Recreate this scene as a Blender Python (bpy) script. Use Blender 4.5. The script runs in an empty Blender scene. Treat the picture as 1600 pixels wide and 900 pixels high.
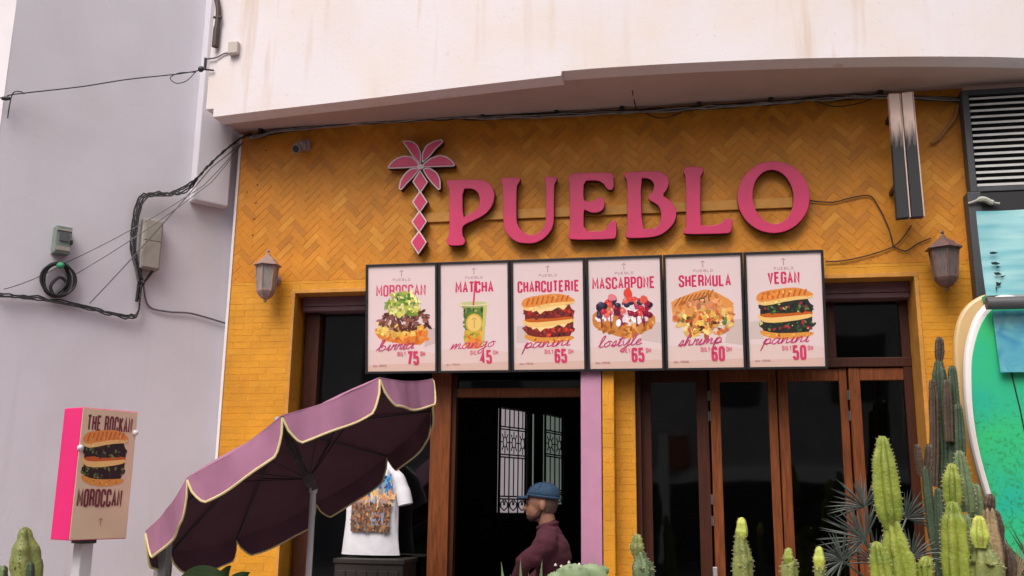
import bpy, bmesh, math, random
from mathutils import Vector, Matrix, noise
R = math.radians
rnd = random.Random(7)
S = bpy.context.scene
COL = S.collection

# ------------------------------------------------------------------ camera
YAW, PITCH, ROLL, FPX = R(10.7809), R(12.1413), R(0.7171), 1502.29
CAM = Vector((0, -7, 1.6))
fw = Vector((-math.sin(YAW)*math.cos(PITCH), math.cos(YAW)*math.cos(PITCH), math.sin(PITCH)))
r0 = Vector((math.cos(YAW), math.sin(YAW), 0)); u0 = r0.cross(fw)
rt = math.cos(ROLL)*r0 + math.sin(ROLL)*u0
up = -math.sin(ROLL)*r0 + math.cos(ROLL)*u0
cd = bpy.data.cameras.new('camera'); cam = bpy.data.objects.new('camera', cd); COL.objects.link(cam)
cd.sensor_width = 36; cd.lens = FPX/1600*36; cd.clip_start = .05; cd.clip_end = 600
cam.matrix_world = Matrix(((rt.x, up.x, -fw.x, CAM.x), (rt.y, up.y, -fw.y, CAM.y), (rt.z, up.z, -fw.z, CAM.z), (0, 0, 0, 1)))
S.camera = cam

def ray(px, py): return (px-800)/FPX*rt - (py-450)/FPX*up + fw
def at(px, py, Y=0.0):
    d = ray(px, py); return CAM + d*((Y-CAM.y)/d.y)

# ------------------------------------------------------------------ light
SUN_EL, SUN_AZ = 53, -15          # azimuth measured from the street side (-y) towards -x
w = bpy.data.worlds.new('World'); S.world = w; w.use_nodes = True
nt = w.node_tree; bg = nt.nodes['Background']
sky = nt.nodes.new('ShaderNodeTexSky'); sky.sky_type = 'NISHITA'; sky.sun_disc = False
sky.sun_elevation = R(SUN_EL); sky.sun_rotation = R(180-SUN_AZ); sky.air_density = 1.6; sky.dust_density = 6; sky.ozone_density = .6
hs = nt.nodes.new('ShaderNodeHueSaturation'); hs.inputs['Saturation'].default_value = .32
tint = nt.nodes.new('ShaderNodeMix'); tint.data_type = 'RGBA'; tint.blend_type = 'MULTIPLY'; tint.inputs[0].default_value = 1
tint.inputs[7].default_value = (.99, .95, .98, 1)
nt.links.new(sky.outputs[0], hs.inputs['Color']); nt.links.new(hs.outputs[0], tint.inputs[6])
nt.links.new(tint.outputs[2], bg.inputs['Color']); bg.inputs['Strength'].default_value = .15
sd = bpy.data.lights.new('sun', 'SUN'); sd.energy = 2.2; sd.angle = R(36); sd.color = (1, .93, .86)
sun = bpy.data.objects.new('sun', sd); COL.objects.link(sun)
sdir = Vector((math.sin(R(SUN_AZ))*math.cos(R(SUN_EL)), -math.cos(R(SUN_AZ))*math.cos(R(SUN_EL)), math.sin(R(SUN_EL))))
sun.rotation_euler = sdir.to_track_quat('Z', 'Y').to_euler()
vs = S.view_settings; vs.view_transform = 'Standard'; vs.look = 'None'; vs.gamma = 1; vs.exposure = 0.0
S.render.engine = 'CYCLES'
S.cycles.max_bounces = 7; S.cycles.transparent_max_bounces = 12

# ------------------------------------------------------------------ materials
def srgb(r, g, b):
    f = lambda c: (c/255/12.92) if c/255 <= .04045 else ((c/255+.055)/1.055)**2.4
    return (f(r), f(g), f(b))
MATS = {}
def mat(name, col, rough=.6, metal=0, var=.12, scale=6, bump=.0, bscale=40, spec=.5, emit=0, col2=None, attr=None, stretch=None, coat=0):
    if name in MATS: return MATS[name]
    m = bpy.data.materials.new(name); m.use_nodes = True; n = m.node_tree.nodes; l = m.node_tree.links
    b = n['Principled BSDF']; b.inputs['Roughness'].default_value = rough; b.inputs['Metallic'].default_value = metal
    b.inputs['Specular IOR Level'].default_value = spec; b.inputs['Coat Weight'].default_value = coat
    tc = n.new('ShaderNodeTexCoord'); mp = n.new('ShaderNodeMapping'); l.new(tc.outputs['Object'], mp.inputs[0])
    if stretch: mp.inputs['Scale'].default_value = stretch
    nz = n.new('ShaderNodeTexNoise'); nz.inputs['Scale'].default_value = scale; nz.inputs['Detail'].default_value = 6; nz.inputs['Roughness'].default_value = .62
    l.new(mp.outputs[0], nz.inputs['Vector'])
    rp = n.new('ShaderNodeMapRange'); rp.inputs[1].default_value = .3; rp.inputs[2].default_value = .7
    l.new(nz.outputs[0], rp.inputs[0])
    mx = n.new('ShaderNodeMix'); mx.data_type = 'RGBA'; l.new(rp.outputs[0], mx.inputs[0])
    if attr:
        a = n.new('ShaderNodeAttribute'); a.attribute_name = attr
        d = n.new('ShaderNodeMix'); d.data_type = 'RGBA'; d.blend_type = 'MULTIPLY'; d.inputs[0].default_value = 1
        l.new(a.outputs['Color'], d.inputs[6]); d.inputs[7].default_value = (1-var, 1-var, 1-var, 1)
        l.new(a.outputs['Color'], mx.inputs[6]); l.new(d.outputs[2], mx.inputs[7])
    else:
        c2 = col2 or tuple(c*(1-var) for c in col); c1 = col if col2 else tuple(min(1, c*(1+var*.4)) for c in col)
        mx.inputs[6].default_value = (*c1, 1); mx.inputs[7].default_value = (*c2, 1)
    l.new(mx.outputs[2], b.inputs['Base Color'])
    if name == 'glazed_tile':
        zl = n.new('ShaderNodeTexNoise'); zl.inputs['Scale'].default_value = 1.4; zl.inputs['Detail'].default_value = 5; l.new(tc.outputs['Object'], zl.inputs['Vector'])
        rl_ = n.new('ShaderNodeMapRange'); rl_.inputs[1].default_value = .45; rl_.inputs[2].default_value = .7; rl_.inputs[4].default_value = .5; l.new(zl.outputs[0], rl_.inputs[0])
        ml = n.new('ShaderNodeMix'); ml.data_type = 'RGBA'; ml.blend_type = 'MULTIPLY'; l.new(rl_.outputs[0], ml.inputs[0]); l.new(mx.outputs[2], ml.inputs[6]); ml.inputs[7].default_value = (.82, .74, .75, 1)
        l.new(ml.outputs[2], b.inputs['Base Color'])
    rr = n.new('ShaderNodeMapRange'); rr.inputs[3].default_value = max(0, rough-.08); rr.inputs[4].default_value = min(1, rough+.1)
    l.new(nz.outputs[0], rr.inputs[0]); l.new(rr.outputs[0], b.inputs['Roughness'])
    if emit:
        l.new(mx.outputs[2], b.inputs['Emission Color']); b.inputs['Emission Strength'].default_value = emit
    if bump:
        n2 = n.new('ShaderNodeTexNoise'); n2.inputs['Scale'].default_value = bscale; n2.inputs['Detail'].default_value = 4
        l.new(mp.outputs[0], n2.inputs['Vector'])
        bp = n.new('ShaderNodeBump'); bp.inputs['Strength'].default_value = bump; bp.inputs['Distance'].default_value = .01
        l.new(n2.outputs[0], bp.inputs['Height']); l.new(bp.outputs[0], b.inputs['Normal'])
    MATS[name] = m; return m

tile = mat('glazed_tile', (1, 1, 1), .45, var=.26, scale=4, attr='Col', bump=.3, bscale=30, spec=.25)
grout = mat('tile_grout', (.72, .33, .045), .85, var=.2, scale=14, bump=.4)
ochre = mat('ochre_paint', (.60, .27, .04), .6, var=.25, scale=8, bump=.2)
lilac = mat('lilac_wall', (.64, .59, .615), .88, var=.10, scale=1.3, bump=.25, bscale=30)
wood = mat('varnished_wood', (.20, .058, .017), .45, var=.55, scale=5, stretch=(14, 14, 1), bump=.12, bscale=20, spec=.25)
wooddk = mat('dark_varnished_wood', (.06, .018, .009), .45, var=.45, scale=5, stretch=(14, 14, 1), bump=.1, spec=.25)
shut = mat('plum_shutter_box', (.19, .10, .115), .5, var=.2, scale=8)
pinkpil = mat('mauve_paint', (.50, .235, .36), .55, var=.1, scale=5, bump=.08)
pinkl = mat('pink_letter_face', (.62, .023, .12), .38, var=.14, scale=5)
pinkd = mat('letter_side', (.06, .008, .018), .5, var=.2)
blk = mat('black_metal', (.014, .014, .016), .45, var=.2)
palmw = mat('pale_pink_trim', (.70, .56, .58), .5, var=.06)
rubber = mat('black_cable', (.022, .02, .022), .6, var=.3, scale=30)
rubgr = mat('grey_cable', (.13, .12, .125), .6, var=.3, scale=30)
steel = mat('painted_steel', (.40, .40, .42), .4, .4, var=.15, scale=14)
gbox = mat('beige_metal_cabinet', (.36, .335, .29), .6, var=.15, scale=9)
gbox2 = mat('grey_green_plastic', (.20, .25, .225), .55, var=.3, scale=40)
lant = mat('lantern_paint', (.34, .225, .19), .5, var=.3, scale=25, bump=.1)
lant2 = mat('dark_lantern_paint', (.15, .085, .075), .5, var=.3, scale=25, bump=.1)
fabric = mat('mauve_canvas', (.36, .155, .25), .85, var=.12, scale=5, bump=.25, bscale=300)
inner_face = mat('maroon_inner_face', (.115, .043, .066), .9, var=.15, scale=5, bump=.2, bscale=200)  # darker maroon colour for the inner faces of canopy and valance
piping = mat('cream_piping', (.72, .60, .30), .7, var=.1)
skin = mat('skin', (.27, .125, .078), .6, var=.12, scale=18)
sweat = mat('maroon_knit', (.066, .009, .022), .9, var=.25, scale=14, bump=.5, bscale=90)
denim = mat('dark_trousers', (.02, .022, .03), .85)
capm = mat('blue_cap_cloth', (.014, .048, .10), .8, var=.3, scale=20, bump=.3, bscale=160)
hair = mat('dark_hair', (.085, .048, .035), .8, var=.3, scale=60, bump=.5, bscale=200)
printm = mat('printed_artwork', (1, 1, 1), .33, var=.03, scale=5, attr='Col', spec=.4)
printe = mat('backlit_artwork', (1, 1, 1), .35, var=.03, scale=5, attr='Col', spec=.4, emit=.06)
white = mat('white_cotton', (.70, .70, .74), .9, var=.08, scale=8, bump=.9, bscale=9)
hotpink = mat('hot_pink_panel', (.76, .02, .17), .4, var=.05)
cream = mat('cream_surfboard', (.62, .44, .21), .35, var=.1, scale=3)
whiteg = mat('white_gloss', (.82, .78, .76), .3, var=.06)
slatm = mat('pale_slat', (.62, .62, .60), .45, var=.15, scale=10)
frm = mat('charcoal_frame', (.055, .062, .07), .5, var=.2)
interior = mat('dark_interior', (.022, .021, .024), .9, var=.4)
soil = mat('pavement_concrete', (.30, .28, .27), .9, var=.2, scale=3, bump=.3)
asphalt = mat('asphalt', (.055, .055, .058), .9, var=.3, scale=8, bump=.6, bscale=120)
opp = mat('opposite_render', (.50, .46, .45), .9, var=.2, scale=2)
oppw = mat('opposite_pale_band', (.8, .78, .76), .8, var=.1)

def fascia_mat(name='white_weathered_render', A=(.735, .69, .71), B=(.72, .625, .545), STC=(.55, .38, .26), SK=.6, PK=.35):
    m = bpy.data.materials.new(name); m.use_nodes = True; n = m.node_tree.nodes; l = m.node_tree.links
    b = n['Principled BSDF']; b.inputs['Roughness'].default_value = .9
    tc = n.new('ShaderNodeTexCoord')
    def nz(scale, st=(1, 1, 1), det=5):
        mp = n.new('ShaderNodeMapping'); mp.inputs['Scale'].default_value = st; l.new(tc.outputs['Object'], mp.inputs[0])
        z = n.new('ShaderNodeTexNoise'); z.inputs['Scale'].default_value = scale; z.inputs['Detail'].default_value = det; l.new(mp.outputs[0], z.inputs['Vector']); return z
    def rng(src, a, b_):
        r = n.new('ShaderNodeMapRange'); r.inputs[1].default_value = a; r.inputs[2].default_value = b_; l.new(src, r.inputs[0]); return r.outputs[0]
    def mixc(f, a, col, k):
        mu = n.new('ShaderNodeMath'); mu.operation = 'MULTIPLY'; mu.inputs[1].default_value = k; l.new(f, mu.inputs[0])
        x = n.new('ShaderNodeMix'); x.data_type = 'RGBA'; l.new(mu.outputs[0], x.inputs[0])
        if isinstance(a, tuple): x.inputs[6].default_value = (*a, 1)
        else: l.new(a, x.inputs[6])
        x.inputs[7].default_value = (*col, 1); return x.outputs[2]
    big = nz(1.6); c = mixc(rng(big.outputs[0], .42, .7), A, B, .8)
    st = nz(9, (1, 1, .07), 3); sm = rng(st.outputs[0], .56, .72)
    area = nz(.9, (1, 1, .4)); am = rng(area.outputs[0], .44, .60)
    mm = n.new('ShaderNodeMath'); mm.operation = 'MULTIPLY'; l.new(sm, mm.inputs[0]); l.new(am, mm.inputs[1])
    c = mixc(mm.outputs[0], c, STC, SK)
    sp = nz(26); c = mixc(rng(sp.outputs[0], .66, .74), c, tuple(q*.68 for q in A), PK)
    l.new(c, b.inputs['Base Color'])
    bz = nz(35); bp = n.new('ShaderNodeBump'); bp.inputs['Strength'].default_value = .13; bp.inputs['Distance'].default_value = .01
    l.new(bz.outputs[0], bp.inputs['Height']); l.new(bp.outputs[0], b.inputs['Normal'])
    return m
render_w = fascia_mat()
lilac = fascia_mat('lilac_weathered_render', (.665, .645, .70), (.60, .575, .61), (.55, .50, .51), .35, .12)
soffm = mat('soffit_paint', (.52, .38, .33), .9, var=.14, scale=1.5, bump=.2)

def glass_mat(name, tintc, refl=1.0):
    m = bpy.data.materials.new(name); m.use_nodes = True; n = m.node_tree.nodes; l = m.node_tree.links
    for x in list(n):
        if x.type != 'OUTPUT_MATERIAL': n.remove(x)
    out = [x for x in n if x.type == 'OUTPUT_MATERIAL'][0]
    tr = n.new('ShaderNodeBsdfTransparent'); tr.inputs[0].default_value = (*tintc, 1)
    gl = n.new('ShaderNodeBsdfGlossy'); gl.inputs['Roughness'].default_value = .03
    fr = n.new('ShaderNodeFresnel'); fr.inputs[0].default_value = 1.7
    tc = n.new('ShaderNodeTexCoord'); z = n.new('ShaderNodeTexNoise'); z.inputs['Scale'].default_value = 1.2; l.new(tc.outputs['Object'], z.inputs['Vector'])
    bp = n.new('ShaderNodeBump'); bp.inputs['Strength'].default_value = .06; bp.inputs['Distance'].default_value = .05; l.new(z.outputs[0], bp.inputs['Height'])
    l.new(bp.outputs[0], gl.inputs['Normal'])
    mx = n.new('ShaderNodeMixShader'); l.new(fr.outputs[0], mx.inputs[0]); l.new(tr.outputs[0], mx.inputs[1]); l.new(gl.outputs[0], mx.inputs[2])
    l.new(mx.outputs[0], out.inputs[0]); return m
glass = glass_mat('window_glass', (.45, .5, .5))
lglass = glass_mat('lantern_glass', (.8, .78, .74))

# ------------------------------------------------------------------ mesh helpers
class MB:
    def __init__(s): s.v = []; s.f = []; s.m = []; s.c = []
    def face(s, pts, m=0, c=(1, 1, 1)):
        i = len(s.v); s.v += [Vector(p) for p in pts]; s.f.append(list(range(i, i+len(pts)))); s.m.append(m); s.c.append(c)
    def grid(s, rows, m=0, c=(1, 1, 1), closed=False, caps=False):
        i = len(s.v); n = len(rows[0])
        for r in rows: s.v += [Vector(p) for p in r]
        for a in range(len(rows)-1):
            for b in range(n if closed else n-1):
                b2 = (b+1) % n
                s.f.append([i+a*n+b, i+a*n+b2, i+(a+1)*n+b2, i+(a+1)*n+b]); s.m.append(m); s.c.append(c)
        if caps:
            s.f.append([i+b for b in range(n)][::-1]); s.m.append(m); s.c.append(c)
            k = i+(len(rows)-1)*n; s.f.append([k+b for b in range(n)]); s.m.append(m); s.c.append(c)
    def box(s, x0, x1, y0, y1, z0, z1, m=0, c=(1, 1, 1)):
        s.hexa([(x0, y0, z0), (x1, y0, z0), (x1, y1, z0), (x0, y1, z0), (x0, y0, z1), (x1, y0, z1), (x1, y1, z1), (x0, y1, z1)], m, c)
    def hexa(s, p, m=0, c=(1, 1, 1)):
        i = len(s.v); s.v += [Vector(q) for q in p]
        for q in ((3, 2, 1, 0), (4, 5, 6, 7), (0, 1, 5, 4), (1, 2, 6, 5), (2, 3, 7, 6), (3, 0, 4, 7)):
            s.f.append([i+k for k in q]); s.m.append(m); s.c.append(c)
    def tube(s, pts, r, n=8, m=0, c=(1, 1, 1), caps=True):
        pts = [Vector(p) for p in pts]; rows = []; prev = None
        rr = r if isinstance(r, (list, tuple)) else [r]*len(pts)
        for i, p in enumerate(pts):
            t = (pts[min(i+1, len(pts)-1)]-pts[max(i-1, 0)]).normalized()
            if prev is None:
                a = t.orthogonal().normalized()
            else:
                a = (prev - t*prev.dot(t)).normalized()
            prev = a; b = t.cross(a)
            rows.append([p+(a*math.cos(2*math.pi*k/n)+b*math.sin(2*math.pi*k/n))*rr[i] for k in range(n)])
        s.grid(rows, m, c, True, caps)
    def lathe(s, prof, o, ax=(0, 0, 1), n=16, m=0, c=(1, 1, 1), rot=0):
        ax = Vector(ax).normalized(); a = Vector((1, 0, 0)) if abs(ax.x) < .9 else Vector((0, 1, 0))
        a = (a-ax*a.dot(ax)).normalized(); b = ax.cross(a); o = Vector(o)
        s.grid([[o+ax*h+(a*math.cos(2*math.pi*k/n+rot)+b*math.sin(2*math.pi*k/n+rot))*max(r, 1e-4) for k in range(n)] for r, h in prof], m, c, True, True)
    def ell(s, o, r, n=14, m=0, rot=None, c=(1, 1, 1)):
        o = Vector(o); rows = []
        for i in range(1, n):
            th = math.pi*i/n
            row = []
            for k in range(n*2):
                p = Vector((r[0]*math.sin(th)*math.cos(math.pi*k/n), r[1]*math.sin(th)*math.sin(math.pi*k/n), -r[2]*math.cos(th)))
                if rot is not None: p = rot @ p
                row.append(o+p)
            rows.append(row)
        s.grid(rows, m, c, True, True)
    def build(s, name, mats, parent=None, smooth=False, bevel=0, sharp=35, kind=None):
        me = bpy.data.meshes.new(name)
        off = parent_off(parent)
        me.from_pydata([tuple(v-off) for v in s.v], [], s.f)
        if not isinstance(mats, (list, tuple)): mats = [mats]
        for m in mats: me.materials.append(m)
        me.polygons.foreach_set('material_index', s.m)
        if any(c != (1, 1, 1) for c in s.c):
            at_ = me.color_attributes.new('Col', 'FLOAT_COLOR', 'CORNER'); buf = []
            for p in me.polygons: buf += [*s.c[p.index], 1.0]*p.loop_total
            at_.data.foreach_set('color', buf)
        bm = bmesh.new(); bm.from_mesh(me)
        if all(len(f.verts) > 2 for f in bm.faces) and not getattr(s, 'flat', False): bmesh.ops.recalc_face_normals(bm, faces=bm.faces)
        bm.to_mesh(me); bm.free()
        if smooth: me.polygons.foreach_set('use_smooth', [True]*len(me.polygons)); me.set_sharp_from_angle(angle=R(sharp))
        o = bpy.data.objects.new(name, me); COL.objects.link(o)
        if parent: o.parent = parent
        if bevel:
            b = o.modifiers.new('bevel', 'BEVEL'); b.width = bevel; b.segments = 2; b.limit_method = 'ANGLE'
        if kind: o['kind'] = kind
        return o
def split_build(mb, name, mats, parent=None, **k):
    par = list(range(len(mb.v)))
    def fd(i):
        while par[i] != i: par[i] = par[par[i]]; i = par[i]
        return i
    for f in mb.f:
        for q in f[1:]: par[fd(q)] = fd(f[0])
    grp = {}
    for i, f in enumerate(mb.f): grp.setdefault(fd(f[0]), []).append(i)
    out = []
    for g_ in grp.values():
        m = MB(); mp = {}
        for i in g_:
            ff = []
            for q in mb.f[i]:
                if q not in mp: mp[q] = len(m.v); m.v.append(mb.v[q])
                ff.append(mp[q])
            m.f.append(ff); m.m.append(mb.m[i]); m.c.append(mb.c[i])
        out.append(m.build(name, mats, parent, **k))
    return out
def parent_off(p):
    o = Vector((0, 0, 0))
    while p is not None: o += p.location; p = p.parent
    return o
def tag(o, label, cat, group=None):
    o['label'] = label; o['category'] = cat
    if group: o['group'] = group
    return o
def thing(name, label, cat, loc=(0, 0, 0), group=None):
    o = bpy.data.objects.new(name, None); o.empty_display_size = .1; COL.objects.link(o); o.location = loc
    return tag(o, label, cat, group)
def smoothline(p, n=6, closed=False):
    p = [Vector(q) for q in p]; out = []; N = len(p)
    for i in range(N if closed else N-1):
        if closed: a, b, c, d = p[(i-1) % N], p[i], p[(i+1) % N], p[(i+2) % N]
        else: a, b, c, d = p[max(i-1, 0)], p[i], p[i+1], p[min(i+2, N-1)]
        for k in range(n):
            t = k/n
            out.append(.5*((2*b)+(c-a)*t+(2*a-5*b+4*c-d)*t*t+(3*b-a-3*c+d)*t**3))
    if not closed: out.append(p[-1])
    return out
def chaikin(p, it=1, q=.22):
    for _ in range(it):
        o = []
        for i in range(len(p)):
            a, b = p[i], p[(i+1) % len(p)]
            o += [(a[0]+(b[0]-a[0])*q, a[1]+(b[1]-a[1])*q), (a[0]+(b[0]-a[0])*(1-q), a[1]+(b[1]-a[1])*(1-q))]
        p = o
    return p
def inset(p, d):
    n = len(p); ar = sum(p[i][0]*p[(i+1) % n][1]-p[(i+1) % n][0]*p[i][1] for i in range(n)); sg = 1 if ar > 0 else -1
    out = []
    for i in range(n):
        a, b, c = Vector(p[i-1]), Vector(p[i]), Vector(p[(i+1) % n])
        e1 = (b-a).normalized(); e2 = (c-b).normalized()
        n1 = Vector((-e1.y, e1.x))*sg; n2 = Vector((-e2.y, e2.x))*sg
        m = (n1+n2); m = m.normalized() if m.length > 1e-6 else n1
        k = d/max(.45, m.dot(n1)); out.append((b.x+m.x*k, b.y+m.y*k))
    return out
def slab(name, loops, y_back, y_front, mats, parent, bevel=.004, sides=1):
    """loops: list of closed loops of world (x,z); solid between y_back and y_front, face material 0, side material 1"""
    cu = bpy.data.curves.new(name, 'CURVE'); cu.dimensions = '2D'; cu.fill_mode = 'BOTH'
    for lp in loops:
        sp = cu.splines.new('POLY'); sp.points.add(len(lp)-1)
        for i, (x, z) in enumerate(lp): sp.points[i].co = (x, z, 0, 1)
        sp.use_cyclic_u = True
    cu.extrude = abs(y_back-y_front)/2-bevel; cu.bevel_depth = bevel; cu.bevel_resolution = 1; cu.offset = -bevel
    tmp = bpy.data.objects.new('tmp', cu); COL.objects.link(tmp)
    dg = bpy.context.evaluated_depsgraph_get(); me = bpy.data.meshes.new_from_object(tmp.evaluated_get(dg)); me.name = name
    bpy.data.objects.remove(tmp)
    off = parent_off(parent); ym = (y_back+y_front)/2
    for v in me.vertices: v.co = Vector((v.co.x, ym - v.co.z, v.co.y)) - off
    me.materials.clear()
    for m in mats: me.materials.append(m)
    me.update()
    for p in me.polygons: p.material_index = 0 if (p.normal.y < -.9 or len(mats) == 1) else 1
    for p in me.polygons: p.use_smooth = False
    o = bpy.data.objects.new(name, me); COL.objects.link(o); o.parent = parent
    return o
def evalmesh(o):
    dg = bpy.context.evaluated_depsgraph_get(); me = bpy.data.meshes.new_from_object(o.evaluated_get(dg)); return me
def remeshed(mb, name, m, parent, vox=.01, sm=6):
    o = mb.build(name, m, parent)
    r = o.modifiers.new('r', 'REMESH'); r.mode = 'VOXEL'; r.voxel_size = vox
    s_ = o.modifiers.new('s', 'SMOOTH'); s_.iterations = sm; s_.factor = .5
    me = evalmesh(o); o.modifiers.clear(); o.data = me; me.name = name
    me.materials.clear(); me.materials.append(m)
    me.polygons.foreach_set('use_smooth', [True]*len(me.polygons)); me.polygons.foreach_set('material_index', [0]*len(me.polygons))
    return o

# ------------------------------------------------------------------ setting: ground
g = MB(); g.face([(-300, -300, -.15), (300, -300, -.15), (300, 300, -.15), (-300, 300, -.15)]); g.build('ground', asphalt, kind='structure')
g = MB(); g.box(-9, 14, -4.2, 6, -.145, 0); g.build('pavement', soil, kind='structure', bevel=.01)

# ------------------------------------------------------------------ the shop building
XL, XR, ZT = -3.628, 1.975, 4.56
OX0, OX1, OZ = -3.103, 1.571, 3.166       # opening
shop = thing('shop_building', 'corner shop faced in orange glazed tiles under a curved white balcony', 'building', (-1, 0, 0))
mb = MB()
mb.box(XL, OX0, .0, .30, 0, OZ); mb.box(OX1, XR, .0, .30, 0, OZ); mb.box(XL, XR, .0, .30, OZ, ZT)
PXA, PXB, PXC = at(942, 760).x, at(960, 760).x, at(994, 760, .14).x
mb.box(PXA, PXB, .0, .30, 0, OZ); mb.box(PXB, PXC, .145, .30, 0, OZ)
mb.build('backing_wall', grout, shop)
RB = random.Random(11)
def tcol(r_):
    t = r_.random()
    if t < .07: b = (.585, .225, .028)
    elif t < .20: b = (.65, .262, .028)
    elif t < .32: b = (.76, .33, .040)
    else: b = (.70, .272, .026)
    if r_ is RB: b = tuple(.35*p+.65*q for p, q in zip(b, (.76, .36, .030)))
    k = .97+.06*r_.random()
    return tuple(c*k for c in b)
def clip(poly, x0, x1, z0, z1):
    for ax, lim, sg in ((0, x0, 1), (0, x1, -1), (1, z0, 1), (1, z1, -1)):
        out = []
        for i in range(len(poly)):
            a, b = poly[i-1], poly[i]; da, db = (a[ax]-lim)*sg, (b[ax]-lim)*sg
            if (da >= 0) != (db >= 0):
                t = da/(da-db); out.append((a[0]+(b[0]-a[0])*t, a[1]+(b[1]-a[1])*t))
            if db >= 0: out.append(b)
        poly = out
        if len(poly) < 3: return []
    return poly
def area(p): return abs(sum(p[i-1][0]*p[i][1]-p[i][0]*p[i-1][1] for i in range(len(p))))/2
def put_tile(mb, p, fn, th, r_):
    if len(p) < 3 or area(p) < 6e-5: return
    q = inset(p, .0007); c = tcol(r_); cx = sum(a[0] for a in q)/len(q); cz = sum(a[1] for a in q)/len(q)
    ta, tb = r_.gauss(0, .006), r_.gauss(0, .006); h = th*(1+r_.gauss(0, .08))
    top = [fn(a[0], a[1], h+(a[0]-cx)*ta+(a[1]-cz)*tb) for a in inset(q, .0010)]; bot = [fn(a[0], a[1], h*.45) for a in q]
    low = [fn(a[0], a[1], -.002) for a in q]
    mb.face(top, 0, c); n = len(q)
    if r_.random() < .16:
        i0 = r_.randrange(n); a, b = Vector(q[i0-1]), Vector(q[i0]); L0 = (b-a).length
        if L0 > .03:
            t0 = r_.uniform(0, .4); t1 = r_.uniform(.55, 1); nn_ = Vector((-(b-a).y, (b-a).x)).normalized(); cc_ = Vector((cx, cz))
            if nn_.dot(cc_-a) < 0: nn_ = -nn_
            p0, p1 = a.lerp(b, t0), a.lerp(b, t1); w2 = r_.uniform(.0012, .0026)
            mb.face([fn(v.x, v.y, th*1.35+.0004) for v in (p0, p1, p1+nn_*w2, p0+nn_*w2)], 0, tuple(min(1, u*1.25+.07) for u in c))
    for i in range(n):
        mb.face([bot[i-1], bot[i], top[i], top[i-1]], 0, c)
        mb.face([low[i-1], low[i], bot[i], bot[i-1]], 0, c)
front = lambda x, z, h: (x, -h, z)
HZ = 3.235
mb = MB(); mb.flat = False; r_ = random.Random(3)
W_, n_ = .052, 3
ca = math.cos(math.pi/4)
for j in range(-22, 23):
    for k in range(-75, 110):
        for (X, Z, w_, h_) in ((k+2*n_*j, k, n_, 1), (k+2*n_*j, k-2*n_+1, 1, n_)):
            q = [(X, Z), (X+w_, Z), (X+w_, Z+h_), (X, Z+h_)]
            q = [((a-b)*ca*W_-.8, (a+b)*ca*W_+1.5) for a, b in q]
            if max(a[0] for a in q) < XL or min(a[0] for a in q) > XR or max(a[1] for a in q) < HZ or min(a[1] for a in q) > ZT: continue
            put_tile(mb, clip(q, XL, XR, HZ, ZT), front, .0022, r_)
mb.build('herringbone_tiles', tile, shop)
mb = MB(); r_ = RB
def bricks(u0, u1, v0, v1, fn, bw=.152, bh=.051):
    for i in range(int(v0/bh)-1, int(v1/bh)+2):
        for k in range(int(u0/bw)-2, int(u1/bw)+2):
            X = k*bw+(bw/2 if i % 2 else 0)+r_.gauss(0, .003); Z = i*bh
            put_tile(mb, clip([(X, Z), (X+bw, Z), (X+bw, Z+bh), (X, Z+bh)], u0, u1, v0, v1), fn, .0022, r_)
bricks(XL, OX0, 0, HZ, front); bricks(OX1, XR, 0, HZ, front); bricks(OX0, OX1, OZ, HZ, front)
bricks(PXA, PXB, 0, OZ, front, .30, .102)
bricks(PXB+.002, PXC, 0, OZ, lambda u, v, h: (u, .145-h, v))
bricks(0.0, .145, 0, OZ, lambda u, v, h: (PXB+h, u, v))
bricks(0.05, .30, 0, OZ, lambda u, v, h: (OX0+h, u, v))
mb.build('brick_tiles', tile, shop)
mb = MB(); mb.box(XL-.022, XL-.001, -.012, .05, 0, ZT-.06); mb.build('corner_bead', whiteg, shop)
mb = MB()   # painted lips round the big opening
mb.box(OX0-.0, OX0+.028, -.011, .05, 0, OZ-.03); mb.box(OX1-.028, OX1, -.011, .28, 0, OZ-.03); mb.box(OX0, OX1, -.0105, .28, OZ-.03, OZ)
split_build(mb, 'opening_trim', ochre, shop, bevel=.003)
mb = MB()
for (px, py) in ((405, 266), (402, 289), (400, 317), (397, 342), (395, 367), (415, 235), (386, 300)):
    q = at(px, py, -.004); mb.lathe([(0, 0), (.006, 0), (.006, .003), (0, .003)], (q.x, -.003, q.z), (0, -1, 0), 8)
split_build(mb, 'drill_hole', wooddk, shop)
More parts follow.
